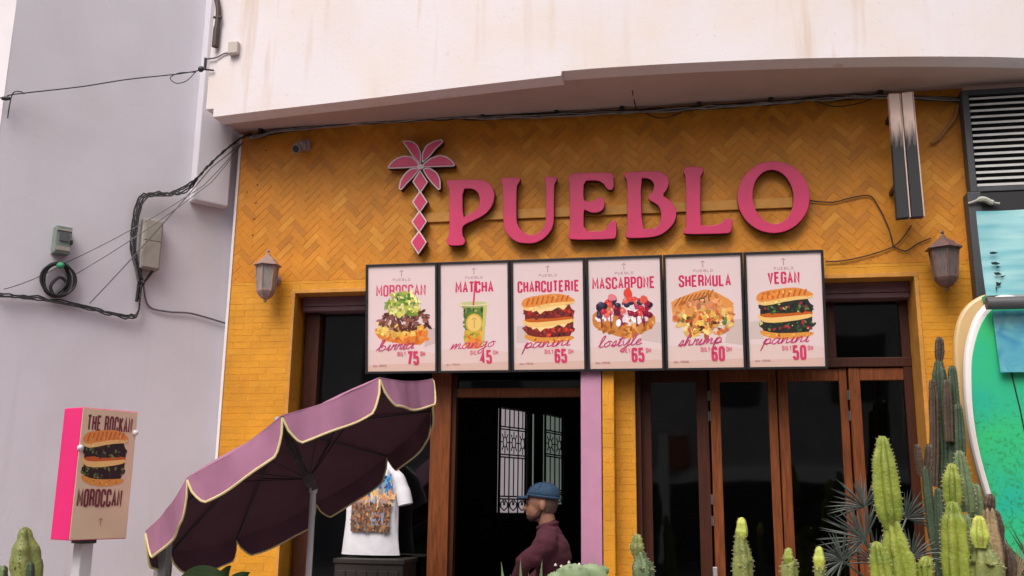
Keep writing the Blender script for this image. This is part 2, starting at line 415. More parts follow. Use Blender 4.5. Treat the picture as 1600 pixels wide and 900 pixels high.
# soffit and balcony
FR = [(-3.67, -.43), (-2.95, -.52), (-2.21, -.60), (-1.5, -.69), (-.855, -.757), (-.3, -.757), (.13, -.745), (.75, -.70), (1.4, -.625), (1.85, -.55), (2.24, -.47), (3.0, -.28), (4.2, .1)]
FRs = [tuple(p) for p in smoothline([Vector(p) for p in FR], 5)]
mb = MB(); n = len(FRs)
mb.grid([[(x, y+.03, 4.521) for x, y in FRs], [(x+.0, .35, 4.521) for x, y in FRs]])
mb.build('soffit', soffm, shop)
def fpiece(pts, z0, z1, dy=0, name='balcony_wall', sharp=35):
    mb = MB(); m_ = 26
    rows = []
    zs = [z0+(z1-z0)*i/m_ for i in range(m_+1)]
    for z in zs: rows.append([(x, y+dy+.006*noise.noise((x*1.3, z*1.3, 3)), z) for x, y in pts])
    mb.grid(rows)
    mb.grid([[(x, y+dy+.006*noise.noise((x*1.3, z0*1.3, 3)), z0) for x, y in pts], [(x, y+.16, z0) for x, y in pts]])
    a, b = pts[0], pts[-1]
    for (x, y) in (a, b): mb.face([(x, y+dy, z0), (x, y+.16, z0), (x, y+.16, z1), (x, y+dy, z1)])
    mb.grid([[(x, y+.16, z0) for x, y in pts], [(x, y+.16, z1) for x, y in pts]])
    mb.grid([[(x, y+dy, z1) for x, y in pts], [(x, y+.16, z1) for x, y in pts]])
    return mb.build(name, render_w, shop)
left = [p for p in FRs if p[0] <= -.853]; right = [p for p in FRs if p[0] >= -.856]
def zb_f(x): return 4.486 if x < -.8545 else 4.519
FF = sorted(set(left+right)); i_ = [k for k in range(len(FF)) if FF[k][0] < -.8545][-1]
xm = -.855; FF = [p for p in FF if abs(p[0]-xm) > .004]; k_ = [k for k in range(len(FF)) if FF[k][0] < xm][-1]
FF = FF[:k_+1]+[(-.856, -.757), (-.8535, -.757)]+FF[k_+1:]
mb = MB(); wv_ = lambda x, z: .007*noise.noise((x*1.3, z*1.3, 3))
mb.grid([[(x, y+wv_(x, zb_f(x)+(6.3-zb_f(x))*i/26), zb_f(x)+(6.3-zb_f(x))*i/26) for x, y in FF] for i in range(27)])
mb.grid([[(x, y+wv_(x, zb_f(x)), zb_f(x)) for x, y in FF], [(x, y+.16, zb_f(x)) for x, y in FF], [(x, y+.16, 6.3) for x, y in FF], [(x, y+wv_(x, 6.3), 6.3) for x, y in FF]])
x, y = FF[0]; mb.face([(x, y, 4.486), (x, y+.16, 4.486), (x, y+.16, 6.3), (x, y, 6.3)])
mb.build('balcony_wall', render_w, shop)
mb = MB(); mb.hexa([(-3.742, -.42, 4.56), (-3.67, -.425, 4.56), (-3.67, 0, 4.56), (-3.742, 0, 4.56), (-3.742, -.42, 6.3), (-3.67, -.425, 6.3), (-3.67, 0, 6.3), (-3.742, 0, 6.3)]); mb.build('balcony_return', render_w, shop)
mb = MB(); mb.face([(-3.67, -.4, 4.522), (-3.628, .0, 4.522), (-3.628, .35, 4.522), (-3.67, .35, 4.522)])
mb.box(XL-.03, 5, .31, .5, 4.3, 6.3); mb.build('upper_wall', soffm, shop)

# -------- joinery behind the opening (plane y = YJ)
YJ = .27
def P(px, py, Y=YJ): p = at(px, py, Y); return p.x, p.z
def frame_box(name, x0, x1, z0, z1, m, parent, y0=YJ, d=.06, bevel=.004):
    mb = MB(); mb.box(x0, x1, y0, y0+d, z0, z1); return mb.build(name, m, parent, bevel=bevel)
z_sh = P(500, 487)[1]; ztr0 = P(1370, 573, .26)[1]; ztr1 = P(1370, 560, .26)[1]
# shutter boxes
for (x0, x1, nm) in ((OX0+.03, -1.02, 'shutter_box'), (PXC, OX1-.03, 'shutter_box')):
    mb = MB(); mb.box(x0, x1, .14, .30, z_sh+.02, OZ-.031); mb.box(x0, x1, .15, .30, z_sh-.02, z_sh+.018)
    mb.build(nm, shut, shop, bevel=.006)
# left display window
xa, xb = OX0+.035, P(676, 700)[0]
wl = MB(); wl.box(xa, xa+.12, YJ-.05, YJ+.03, 0, z_sh-.022); wl.box(xa+.12, xb, YJ, YJ+.06, 0, .45)
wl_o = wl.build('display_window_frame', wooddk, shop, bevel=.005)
mb = MB(); mb.box(xa+.10, xb+.02, YJ+.015, YJ+.021, .4, z_sh-.02); mb.build('window_pane', glass, wl_o)
xp1 = P(703, 700, .16)[0]
mb = MB(); mb.box(P(670, 760, .16)[0], xp1, .16, .26, 0, 2.62); mb.build('door_post', wood, shop, bevel=.006)
mb = MB(); mb.box(xp1+.001, xp1+.035, .19, .27, 0, 2.50); mb.build('door_jamb', wooddk, shop, bevel=.004)
d0, d1 = xp1+.036, -.815
zd = P(800, 621, .24)[1]; zd1 = P(800, 607, .24)[1]
mb = MB(); mb.box(d0-.04, d1+.0, .20, .28, zd, zd1); lint = mb.build('door_lintel', wood, shop, bevel=.004)
mb = MB(); mb.box(d0, d1+.0, .225, .231, zd1+.002, 3.14); mb.build('transom_pane', glass, shop)
x0p, x1p = at(908, 760).x, at(941, 760).x
mb = MB(); mb.box(x0p, x1p-.002, -.012, .30, 0, 3.13); mb.build('mauve_pilaster', pinkpil, shop, bevel=.004)
mb = MB(); mb.box(PXC+.001, at(1004, 760, .27).x, .20, .33, 0, ztr0-.002); mb.build('door_jamb', wooddk, shop, bevel=.004)
# right folding doors: transom, leaves
xs = PXC
mb = MB(); mb.box(xs, OX1-.03, .255, .33, ztr0, ztr1+.008); mb.build('transom_rail', wooddk, shop, bevel=.004)
mb = MB(); mb.box(1.03, OX1-.09, .29, .296, ztr1+.01, z_sh-.03); mb.build('transom_pane', glass, shop)
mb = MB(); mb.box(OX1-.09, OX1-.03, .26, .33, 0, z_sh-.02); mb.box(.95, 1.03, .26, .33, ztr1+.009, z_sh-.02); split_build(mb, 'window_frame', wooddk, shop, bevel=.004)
mb = MB(); mb.box(xs, .95, .285, .291, ztr1+.01, z_sh-.03); mb.build('transom_pane', glass, shop)
leaves = [(1003, 1019, 1091, 1110), (1113, 1129, 1205, 1219), (1221, 1237, 1319, 1332), (1335, 1353, 1430, 1446)]
for i, (a, b, c, d) in enumerate(leaves):
    y0 = YJ+(.0 if i in (1, 3) else .012)
    X = [P(q, 740, y0)[0] for q in (a, b, c, d)]; zt = ztr0-.006; zr = P(1390, 594)[1]
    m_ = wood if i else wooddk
    mb = MB(); mb.box(X[0], X[1], y0, y0+.045, 0, zt); mb.box(X[2], X[3], y0, y0+.045, 0, zt); mb.box(X[1], X[2], y0+.002, y0+.043, zr, zt-.002); mb.box(X[1], X[2], y0+.002, y0+.043, 0, .35)
    lf = mb.build('door_leaf', m_, shop, bevel=.005)
    mb = MB(); mb.box(X[1], X[2], y0+.02, y0+.026, .35, zr); mb.build('pane', glass, lf)
    mb = MB()
    for zz in (2.30, 2.15, 1.55, 1.40):
        hx = X[0]-.003 if i % 2 else X[3]+.001
        mb.tube([(hx, y0-.006, zz), (hx, y0-.006, zz+.07)], .004, 8)
    split_build(mb, 'hinge', mat('dull_hinge', (.16, .15, .15), .5, .4), lf)
mb = MB(); hx = P(1117, 880)[0]; mb.box(hx-.016, hx+.016, .245, .27, at(1117, 905, .25).z, at(1117, 886, .25).z); mb.tube([(hx, .245, .98), (hx, .21, .98), (hx+.05, .21, .98)], .008, 8); split_build(mb, 'door_handle', steel, shop, bevel=.003)
# room behind
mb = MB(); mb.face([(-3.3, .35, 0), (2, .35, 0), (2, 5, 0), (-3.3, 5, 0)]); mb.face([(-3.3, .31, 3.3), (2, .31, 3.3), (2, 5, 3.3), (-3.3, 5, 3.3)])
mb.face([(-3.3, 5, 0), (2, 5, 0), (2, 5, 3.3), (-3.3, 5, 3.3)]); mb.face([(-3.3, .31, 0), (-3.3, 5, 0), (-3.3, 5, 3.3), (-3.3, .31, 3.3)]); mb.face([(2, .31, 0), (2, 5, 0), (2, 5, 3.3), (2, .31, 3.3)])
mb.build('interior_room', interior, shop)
# back windows with wrought iron grilles
daylight = mat('back_window_daylight', (.70, .60, .64), .8, var=.06, emit=.42)
daylight2 = mat('back_window_daylight_green', (.30, .36, .31), .8, var=.06, emit=.35)
def grille(corners, ya, yb, name, m, cols):
    (x0, zt0), (x1, zt1), (zb0, zb1) = corners
    A = at(x0, zt0, ya); B = at(x1, zt1, yb); C = at(x1, zb1, yb); D = at(x0, zb0, ya)
    D.x, D.y = A.x, A.y; C.x, C.y = B.x, B.y
    def q(u, v, d=0): 
        p = (D.lerp(C, u)).lerp(A.lerp(B, u), v); nn = (B-A).cross(D-A).normalized(); nn = nn if nn.y < 0 else -nn
        return p+nn*d
    mb = MB(); mb.face([q(0, 0), q(1, 0), q(1, 1), q(0, 1)]); o = mb.build(name, m, shop)
    mb = MB()
    mb.tube([q(-.03, -.01, .03), q(1.03, -.01, .03), q(1.03, 1.01, .03), q(-.03, 1.01, .03), q(-.03, -.01, .03)], .014, 6)
    for v in (.13, .155, .53, .555, .80, .825): mb.tube([q(0, v, .03), q(1, v, .03)], .008, 6)
    for i in range(cols*2+1):
        u = i/(cols*2)
        if i % 2 == 0: mb.tube([q(u, 0, .03), q(u, 1, .03)], .008, 6)
        else:
            mb.tube([q(u, .155, .03), q(u, .53, .03)], .007, 6); mb.tube([q(u, .825, .03), q(u, 1, .03)], .007, 6)
            w = .5/(cols)
            for k in range(8):
                t = k*math.pi/4
                mb.tube([q(u+w*.45*math.cos(t), .675+.05*math.sin(t), .03), q(u+w*.9*math.cos(t), .675+.11*math.sin(t), .03)], .006, 5)
            mb.tube([q(u+w*.42*math.cos(k*.5236), .675+.05*math.sin(k*.5236), .03) for k in range(13)], .006, 5)
            for sgn in (-1, 1): mb.tube([q(u, .02, .03), q(u+sgn*w*.7, .05, .03), q(u+sgn*w*.75, .09, .03), q(u+sgn*w*.2, .12, .03), q(u+sgn*w*.1, .07, .03)], .007, 5)
    mb.build('iron_grille', blk, o, smooth=True)
grille(((779, 638), (820, 644), (801, 801)), 3.1, 3.6, 'back_window', daylight, 3)
grille(((849, 648), (877, 654), (786, 788)), 3.3, 3.7, 'back_window', daylight2, 2)
mb = MB(); p = at(833, 647, 3.5); p2 = at(833, 760, 3.5); mb.box(p.x-.006, p.x+.006, 3.5, 3.52, p2.z, p.z); mb.build('door_edge', daylight2, shop)
del p, p2

# ------------------------------------------------------------------ neighbour on the left
W0 = Vector((-3.66, .08, 0)); wd = Vector((-1.04, -1.27, 0)).normalized(); wn = Vector((wd.y, -wd.x, 0)).normalized()
if wn.y > 0: wn = -wn
def wall_hit(px, py, off=0):
    d = ray(px, py); n_w = wn; return CAM + d*(((W0+n_w*off)-CAM).dot(n_w)/d.dot(n_w))
cor = wall_hit(13, 100); cl = (cor-W0).dot(wd)
nb = thing('neighbouring_building', 'plain lilac grey rendered building left of the orange shop', 'building', (-5, 0, 0))
mb = MB()
def wp(l, z, d=0): return W0+wd*l+wn*d+Vector((0, 0, z))
rows = []
for i in range(31):
    z = 9*i/30; rows.append([wp(l, z, .008*noise.noise((l*.8, z*.8, 9))) for l in [-1.5+(cl+1.5)*k/20 for k in range(21)]])
mb.grid(rows)
mb.build('side_wall', lilac, nb, smooth=True)
C0 = wp(cl, 0); sw = Vector((-1, .18, 0)).normalized()
mb = MB(); mb.face([C0, C0+sw*5, C0+sw*5+Vector((0, 0, 9)), C0+Vector((0, 0, 9))]); mb.face([C0+sw*5, wp(-1.5, 0), wp(-1.5, 9), C0+sw*5+Vector((0, 0, 9))])
mb.face([wp(-1.5, 9), C0+Vector((0, 0, 9)), C0+sw*5+Vector((0, 0, 9))]); mb.build('street_wall', mat('pale_render', (.80, .75, .78), .9, var=.08, scale=2), nb)
PD = .10; pj = wall_hit(303, 312, PD); lj = (pj-W0).dot(wd); zj = pj.z
mb = MB(); A_ = [wp(lj, zj, PD), wp(.13, zj, PD), wp(.13, zj, -.05), wp(lj, zj, -.05)]
mb.hexa(A_+[a+Vector((0, 0, 9-zj)) for a in A_]); mb.build('upper_projection', lilac, nb, bevel=.01)

# ------------------------------------------------------------------ opposite side of the street (seen only as reflections)
ob = thing('opposite_building', 'low dull building across the street mirrored in the shop glass', 'building', (0, -20, 0))
mb = MB(); mb.box(-22, 22, -24, -20, -.15, 8.5); mb.build('wall', opp, ob)
mb = MB(); mb.box(-22, 22, -19.999, -19.8, 2.0, 2.35); mb.build('band', oppw, ob)
mb = MB()
for i in range(12): mb.box(-20+i*3.4, -18.6+i*3.4, -19.999, -19.95, 4.2, 6.0)
mb.box(-22, 22, -19.999, -19.95, -.1, 1.999)
for i in range(9): mb.box(-19+i*4.6, -15.2+i*4.6, -19.999, -19.94, 7.0, 8.2)
mbb = MB(); mbb.box(-1.0, -.72, -19.79, -19.5, -.1, 3.3); mbb.build('pale_pier', oppw, ob); mbb = MB(); mbb.box(-.715, -.15, -19.79, -19.6, 2.36, 3.2); mbb.build('brick_panel', mat('opposite_brick', (.45, .16, .08), .9, var=.3), ob)
split_build(mb, 'window', mat('dull_window', (.05, .05, .055), .3), ob)

# ------------------------------------------------------------------ wall sign: letters
def crop(pts, ox, oy, s, Y): 
    o = []
    for x, y in pts:
        p = at(ox+x/s, oy+y/s, Y); o.append((p.x, p.z))
    return o
YL = -.085
sign = thing('wall_sign', 'large hot pink serif letters on a rail reading PUEBLO', 'sign', (-.5, 0, 3.9))
LET = {
 'P': ((690, 260), [[(50, 170), (60, 140), (120, 135), (380, 130), (440, 145), (490, 180), (520, 230), (532, 290), (525, 350), (500, 410), (455, 465), (400, 505), (330, 540), (260, 570), (220, 595), (208, 620), (208, 690), (238, 740), (238, 760), (210, 795), (70, 797), (40, 750), (72, 700), (78, 600), (76, 230), (66, 205)],
   [(210, 225), (295, 222), (340, 240), (370, 275), (382, 320), (380, 380), (360, 420), (320, 455), (265, 485), (212, 512)]]),
 'U': ((775, 260), [[(45, 150), (50, 120), (100, 112), (245, 112), (240, 155), (212, 190), (207, 230), (205, 500), (210, 560), (235, 620), (280, 665), (340, 688), (400, 684), (450, 650), (485, 600), (500, 540), (502, 180), (485, 130), (485, 100), (610, 100), (612, 145), (588, 175), (585, 230), (583, 520), (578, 580), (555, 640), (510, 700), (450, 745), (380, 772), (310, 775), (220, 765), (160, 730), (110, 680), (80, 610), (72, 520), (70, 190)]]),
 'E': ((880, 250), [[(45, 180), (60, 150), (130, 130), (480, 122), (505, 150), (510, 270), (490, 300), (455, 302), (430, 280), (410, 245), (370, 215), (320, 205), (207, 210), (203, 400), (240, 415), (300, 415), (335, 385), (370, 370), (405, 380), (418, 420), (415, 470), (390, 510), (340, 530), (280, 530), (240, 512), (205, 497), (208, 715), (390, 715), (430, 690), (455, 640), (490, 608), (535, 615), (537, 700), (530, 775), (505, 795), (70, 803), (45, 770), (65, 720), (65, 230)]]),
 'B': ((965, 250), [[(60, 160), (75, 125), (180, 115), (430, 110), (480, 145), (512, 190), (515, 240), (500, 290), (450, 355), (510, 390), (560, 440), (590, 500), (592, 560), (570, 630), (520, 690), (450, 745), (380, 770), (270, 783), (90, 785), (75, 755), (98, 710), (98, 300), (92, 200)],
   [(232, 185), (290, 183), (335, 200), (362, 230), (366, 270), (350, 320), (320, 345), (308, 375), (320, 405), (370, 430), (410, 460), (432, 510), (438, 570), (425, 630), (385, 680), (320, 692), (245, 690)]]),
 'L': ((1060, 250), [[(45, 110), (60, 75), (120, 65), (235, 68), (258, 100), (240, 140), (220, 170), (222, 650), (255, 660), (370, 655), (440, 625), (480, 585), (545, 588), (540, 680), (525, 725), (490, 740), (70, 747), (45, 720), (75, 680), (78, 600), (75, 180)]]),
 'O': ((1140, 240), [[(442+365*math.cos(a*math.pi/24), 437-362*math.sin(a*math.pi/24)) for a in range(48)],
   [(437+204*math.cos(a*math.pi/20)-14*math.sin(a*math.pi/20), 435-271*math.sin(a*math.pi/20)) for a in range(40)]])}
for k, ((ox, oy), loops) in LET.items():
    lp = [crop(chaikin(l) if k != 'O' else l, ox, oy, 6.43, YL) for l in loops]
    slab('letter', lp, -.028, YL, (pinkl, pinkd), sign, .004)
def rail_at(px0, py0, px1, py1):
    a = at(px0, py0, -.012); b = at(px1, py1, -.012); return a, b
mb = MB(); zt, zb = at(960, 321, -.012).z, at(960, 336, -.012).z
mb.box(at(662, 340).x, at(1240, 320).x, -.024, -.006, zb, zt); mb.build('mounting_rail', ochre, sign, bevel=.003)
# palm emblem
palm = thing('palm_emblem', 'pink cut out palm tree with pale edging left of the letters', 'sign', (-2.2, 0, 4))
FRD = [[(145, 68), (165, 62), (215, 65), (255, 95), (278, 150), (275, 225), (262, 222), (220, 180), (175, 110)],
 [(280, 225), (280, 150), (310, 95), (360, 65), (420, 53), (430, 75), (380, 120), (340, 170)],
 [(45, 245), (70, 210), (110, 180), (160, 165), (210, 170), (250, 205), (275, 240), (240, 250), (150, 255), (50, 258)],
 [(275, 240), (300, 212), (340, 180), (400, 160), (450, 170), (490, 200), (513, 232), (500, 243), (400, 245), (300, 250)],
 [(275, 250), (235, 250), (200, 255), (160, 290), (130, 340), (120, 395), (140, 407), (180, 360), (230, 310)],
 [(278, 250), (340, 250), (385, 280), (410, 330), (412, 395), (395, 407), (350, 360), (310, 310)],
 [(268, 262), (325, 348), (270, 428), (215, 345)], [(269, 403), (322, 485), (265, 564), (213, 485)], [(265, 540), (318, 617), (262, 702), (208, 620)], [(262, 677), (316, 760), (257, 848), (202, 760)]]
for i, f_ in enumerate(FRD):
    q = chaikin(f_, 1, .15) if i < 6 else f_
    yf = -.075-.0012*i
    o = slab('frond' if i < 6 else 'trunk_segment', [crop(q, 595, 205, 4.39, yf)], -.02-.0006*i, yf, (palmw, pinkd), palm, .003)
    q2 = inset(f_, 9.5)
    slab('pink_inlay', [crop(chaikin(q2, 1, .15) if i < 6 else q2, 595, 205, 4.39, yf-.0025)], yf+.001, yf-.0025-.0001*i, (pinkl,), o, .0008)

q = at(595+272/4.39, 205+243/4.39, -.09); slab('crown_joint', [[(q.x+.03*math.cos(i*.5236), q.z+.022*math.sin(i*.5236)) for i in range(12)]], -.07, -.0905, (palmw,), palm, .002)
# ------------------------------------------------------------------ printed lettering
GL = {
'A': [[(0, 0), (.5, 1), (1, 0)], [(.2, .32), (.8, .32)]],
'B': [[(0, 0), (0, 1), (.75, 1), (1, .88), (1, .64), (.75, .52), (0, .52)], [(.75, .52), (1, .4), (1, .12), (.75, 0), (0, 0)]],
'C': [[(1, .70), (1, .88), (.8, 1), (.2, 1), (0, .88), (0, .12), (.2, 0), (.8, 0), (1, .12), (1, .30)]],
'D': [[(0, 0), (0, 1), (.7, 1), (1, .85), (1, .15), (.7, 0), (0, 0)]],
'E': [[(1, 1), (0, 1), (0, 0), (1, 0)], [(0, .52), (.8, .52)]],
'G': [[(1, .72), (1, .88), (.8, 1), (.2, 1), (0, .88), (0, .12), (.2, 0), (.8, 0), (1, .12), (1, .48), (.55, .48)]],
'H': [[(0, 0), (0, 1)], [(1, 0), (1, 1)], [(0, .52), (1, .52)]],
'I': [[(.5, 0), (.5, 1)]], 'K': [[(0, 0), (0, 1)], [(1, 1), (0, .42)], [(.3, .6), (1, 0)]],
'L': [[(0, 1), (0, 0), (1, 0)]], 'M': [[(0, 0), (0, 1), (.5, .3), (1, 1), (1, 0)]], 'N': [[(0, 0), (0, 1), (1, 0), (1, 1)]],
'O': [[(.2, 1), (.8, 1), (1, .88), (1, .12), (.8, 0), (.2, 0), (0, .12), (0, .88), (.2, 1)]],
'P': [[(0, 0), (0, 1), (.75, 1), (1, .88), (1, .58), (.75, .46), (0, .46)]],
'R': [[(0, 0), (0, 1), (.75, 1), (1, .88), (1, .6), (.75, .5), (0, .5)], [(.7, .5), (1, .35), (1, 0)]],
'S': [[(1, .74), (1, .88), (.8, 1), (.2, 1), (0, .88), (0, .68), (1, .36), (1, .12), (.8, 0), (.2, 0), (0, .12), (0, .28)]],
'T': [[(.5, 0), (.5, 1)], [(-.08, 1), (1.08, 1)]], 'U': [[(0, 1), (0, .12), (.2, 0), (.8, 0), (1, .12), (1, 1)]], 'V': [[(0, 1), (.5, 0), (1, 1)]],
'Y': [[(0, 1), (.5, .45), (1, 1)], [(.5, .45), (.5, 0)]],
'0': [[(.2, 1), (.8, 1), (1, .88), (1, .12), (.8, 0), (.2, 0), (0, .12), (0, .88), (.2, 1)]],
'4': [[(.75, 0), (.75, 1), (0, .25), (1.05, .25)]], '5': [[(.95, 1), (0, 1), (0, .58), (.8, .58), (1, .45), (1, .12), (.8, 0), (.2, 0), (0, .12), (0, .22)]],
'6': [[(1, .82), (.95, .95), (.8, 1), (.2, 1), (0, .88), (0, .12), (.2, 0), (.8, 0), (1, .12), (1, .42), (.8, .55), (0, .55)]],
'7': [[(0, 1), (1, 1), (.4, 0)]]}
SC = {  # joined-up hand: x-height 1, ascender 2, descender -1; (advance, strokes)
'b': (1.0, [[(-.3, .1), (.2, 1.1), (.35, 2.0), (.1, 1.8), (0, .3), (.2, 0), (.7, .2), (.75, .7), (.4, .9), (.2, .6)]]),
'i': (.55, [[(0, .1), (.3, 1), (.2, .1), (.35, 0), (.55, .2)], [(.42, 1.45), (.5, 1.55)]]),
'r': (.7, [[(0, .1), (.2, 1), (.15, .75), (.6, 1), (.5, .7), (.45, .1), (.7, .15)]]),
'a': (1.0, [[(.75, .9), (.3, 1), (0, .4), (.25, 0), (.65, .5), (.8, 1), (.7, .1), (1, .2)]]),
'm': (1.4, [[(0, 0), (.2, 1), (.15, .2), (.5, .95), (.6, .8), (.5, .1), (.9, .95), (1.05, .8), (1, .1), (1.4, .2)]]),
'n': (1.05, [[(0, 0), (.2, 1), (.12, .1), (.5, .95), (.68, .8), (.62, .1), (1.05, .2)]]),
'g': (1.0, [[(.75, .9), (.3, 1), (.05, .4), (.3, .1), (.7, .6), (.8, 1), (.55, -.8), (.2, -1), (.1, -.6), (1, .2)]]),
'o': (.9, [[(.5, 1), (.05, .5), (.25, 0), (.7, .4), (.5, 1), (.9, .8)]]),
'p': (1.0, [[(0, .3), (.25, 1), (0, -1), (.2, .5), (.6, 1), (.8, .6), (.5, .05), (.2, .2), (1, .2)]]),
'l': (.6, [[(0, .1), (.45, 1.6), (.4, 2), (.15, 1.5), (.15, .2), (.3, 0), (.6, .2)]]),
's': (.7, [[(0, .1), (.4, 1), (.5, .5), (.4, 0), (.1, .15), (.7, .2)]]),
't': (.6, [[(0, .1), (.4, 1.7), (.2, .2), (.35, 0), (.6, .2)], [(0, 1.2), (.75, 1.3)]]),
'y': (1.0, [[(.05, .9), (.1, .3), (.35, .1), (.7, .9), (.8, 1), (.5, -.8), (.15, -1), (.1, -.7), (1, .2)]]),
'e': (.75, [[(0, .2), (.5, .7), (.35, 1), (.05, .5), (.25, 0), (.75, .25)]]),
'h': (1.05, [[(0, .1), (.4, 1.8), (.2, 1.7), (.1, 0), (.4, .9), (.62, .8), (.6, .1), (1.05, .2)]])}
class Art:
    """flat print: layers of coloured shapes in poster units, each layer a hair above the last"""
    def __init__(s, fn, step=.00001): s.fn = fn; s.mb = MB(); s.k = 0; s.step = step; s.mb.flat = True
    def lay(s): s.k += 1; return .0004+s.k*s.step
    def poly(s, pts, col, smooth=0):
        if smooth: pts = chaikin(pts, smooth, .25)
        d = s.lay(); n = len(pts); col = srgb(*col)
        ar = sum(pts[i-1][0]*pts[i][1]-pts[i][0]*pts[i-1][1] for i in range(n))
        if ar < 0: pts = pts[::-1]
        from mathutils.geometry import tessellate_polygon
        vs_ = [Vector((p[0], p[1], 0)) for p in pts]
        for t in tessellate_polygon([vs_]): s.mb.face([s.fn(vs_[q].x, vs_[q].y, d) for q in t], 0, col)
    def stroke(s, pts, w, col, w1=None):
        col = srgb(*col); n = len(pts); d = s.lay(); pts = [Vector((p[0], p[1])) for p in pts]; L_ = []; R_ = []
        closed = (pts[0]-pts[-1]).length < 1e-6 and n > 3
        for i in range(n):
            if closed: a = pts[i-1] if i else pts[-2]; c = pts[i+1] if i < n-1 else pts[1]
            else: a = pts[max(i-1, 0)]; c = pts[min(i+1, n-1)]
            b = pts[i]; e1 = (b-a) if (b-a).length > 1e-9 else (c-b); e2 = (c-b) if (c-b).length > 1e-9 else e1
            e1.normalize(); e2.normalize(); n1 = Vector((-e1.y, e1.x)); n2 = Vector((-e2.y, e2.x)); m = n1+n2
            m = m.normalized() if m.length > .2 else n1
            h = w/2/max(.5, m.dot(n1)); L_.append(b+m*h); R_.append(b-m*h)
        for i in range(n-1):
            s.mb.face([s.fn(q.x, q.y, d) for q in (L_[i], R_[i], R_[i+1], L_[i+1])], 0, col)
    def word(s, t, x, y, w, h, th, col, gap=.28, mono=False):
        """fit the word t into width w"""
        ws = [.001 if c == ' ' else (.25 if c == 'I' else (1.25 if c == 'M' else 1.0)) for c in t]
        unit = (w-th*len(t))/(sum(ws)+(len(t)-1)*gap)
        g_ = gap*unit+th
        X = x+th/2
        for c, wc in zip(t, ws):
            cw = unit*wc
            if c != ' ':
                gw = cw
                for st in GL[c]:
                    s.stroke([(X+(p[0]*gw if c != 'I' else cw/2), y+th/2+p[1]*(h-th)) for p in st], th, col)
            X += cw+g_ if c != ' ' else g_*1.2
    def script(s, t, x, y, w, h, th, col, rise=.12):
        tot = sum(SC[c][0] for c in t); u = w/tot; X = 0
        for c in t:
            adv, sts = SC[c]
            for st in sts:
                p = [Vector((x+(X+q[0])*u+q[1]*h*.35, y+q[1]*h+(X+q[0])*u*rise)) for q in st]
                s.stroke([tuple(q) for q in smoothline(p, 4)], th, col)
            X += adv
    def confetti(s, poly, cols, n, size, seed=1, elong=1.6):
        r = random.Random(seed); xs_ = [p[0] for p in poly]; ys_ = [p[1] for p in poly]; k = 0
        def inside(x, y):
            c = False
            for i in range(len(poly)):
                (x1, y1), (x2, y2) = poly[i-1], poly[i]
                if (y1 > y) != (y2 > y) and x < (x2-x1)*(y-y1)/(y2-y1)+x1: c = not c
            return c
        while k < n:
            x = r.uniform(min(xs_), max(xs_)); y = r.uniform(min(ys_), max(ys_))
            if not inside(x, y): k += .2; continue
            k += 1; sz = size*r.uniform(.5, 1.2); a = r.random()*6.28; m = r.randint(5, 7); col = cols[r.randrange(len(cols))]
            j = r.uniform(.85, 1.12); col = tuple(min(255, c*j) for c in col)
            p = [(x+sz*elong*math.cos(6.28*q/m)*r.uniform(.7, 1.2)*math.cos(a)-sz*math.sin(6.28*q/m)*math.sin(a), y+sz*elong*math.cos(6.28*q/m)*math.sin(a)+sz*math.sin(6.28*q/m)*r.uniform(.7, 1.2)*math.cos(a)) for q in range(m)]
            s.poly(p, col)
    def disc(s, x, y, rx, ry, col, n=14): s.poly([(x+rx*math.cos(6.2832*i/n), y+ry*math.sin(6.2832*i/n)) for i in range(n)], col)

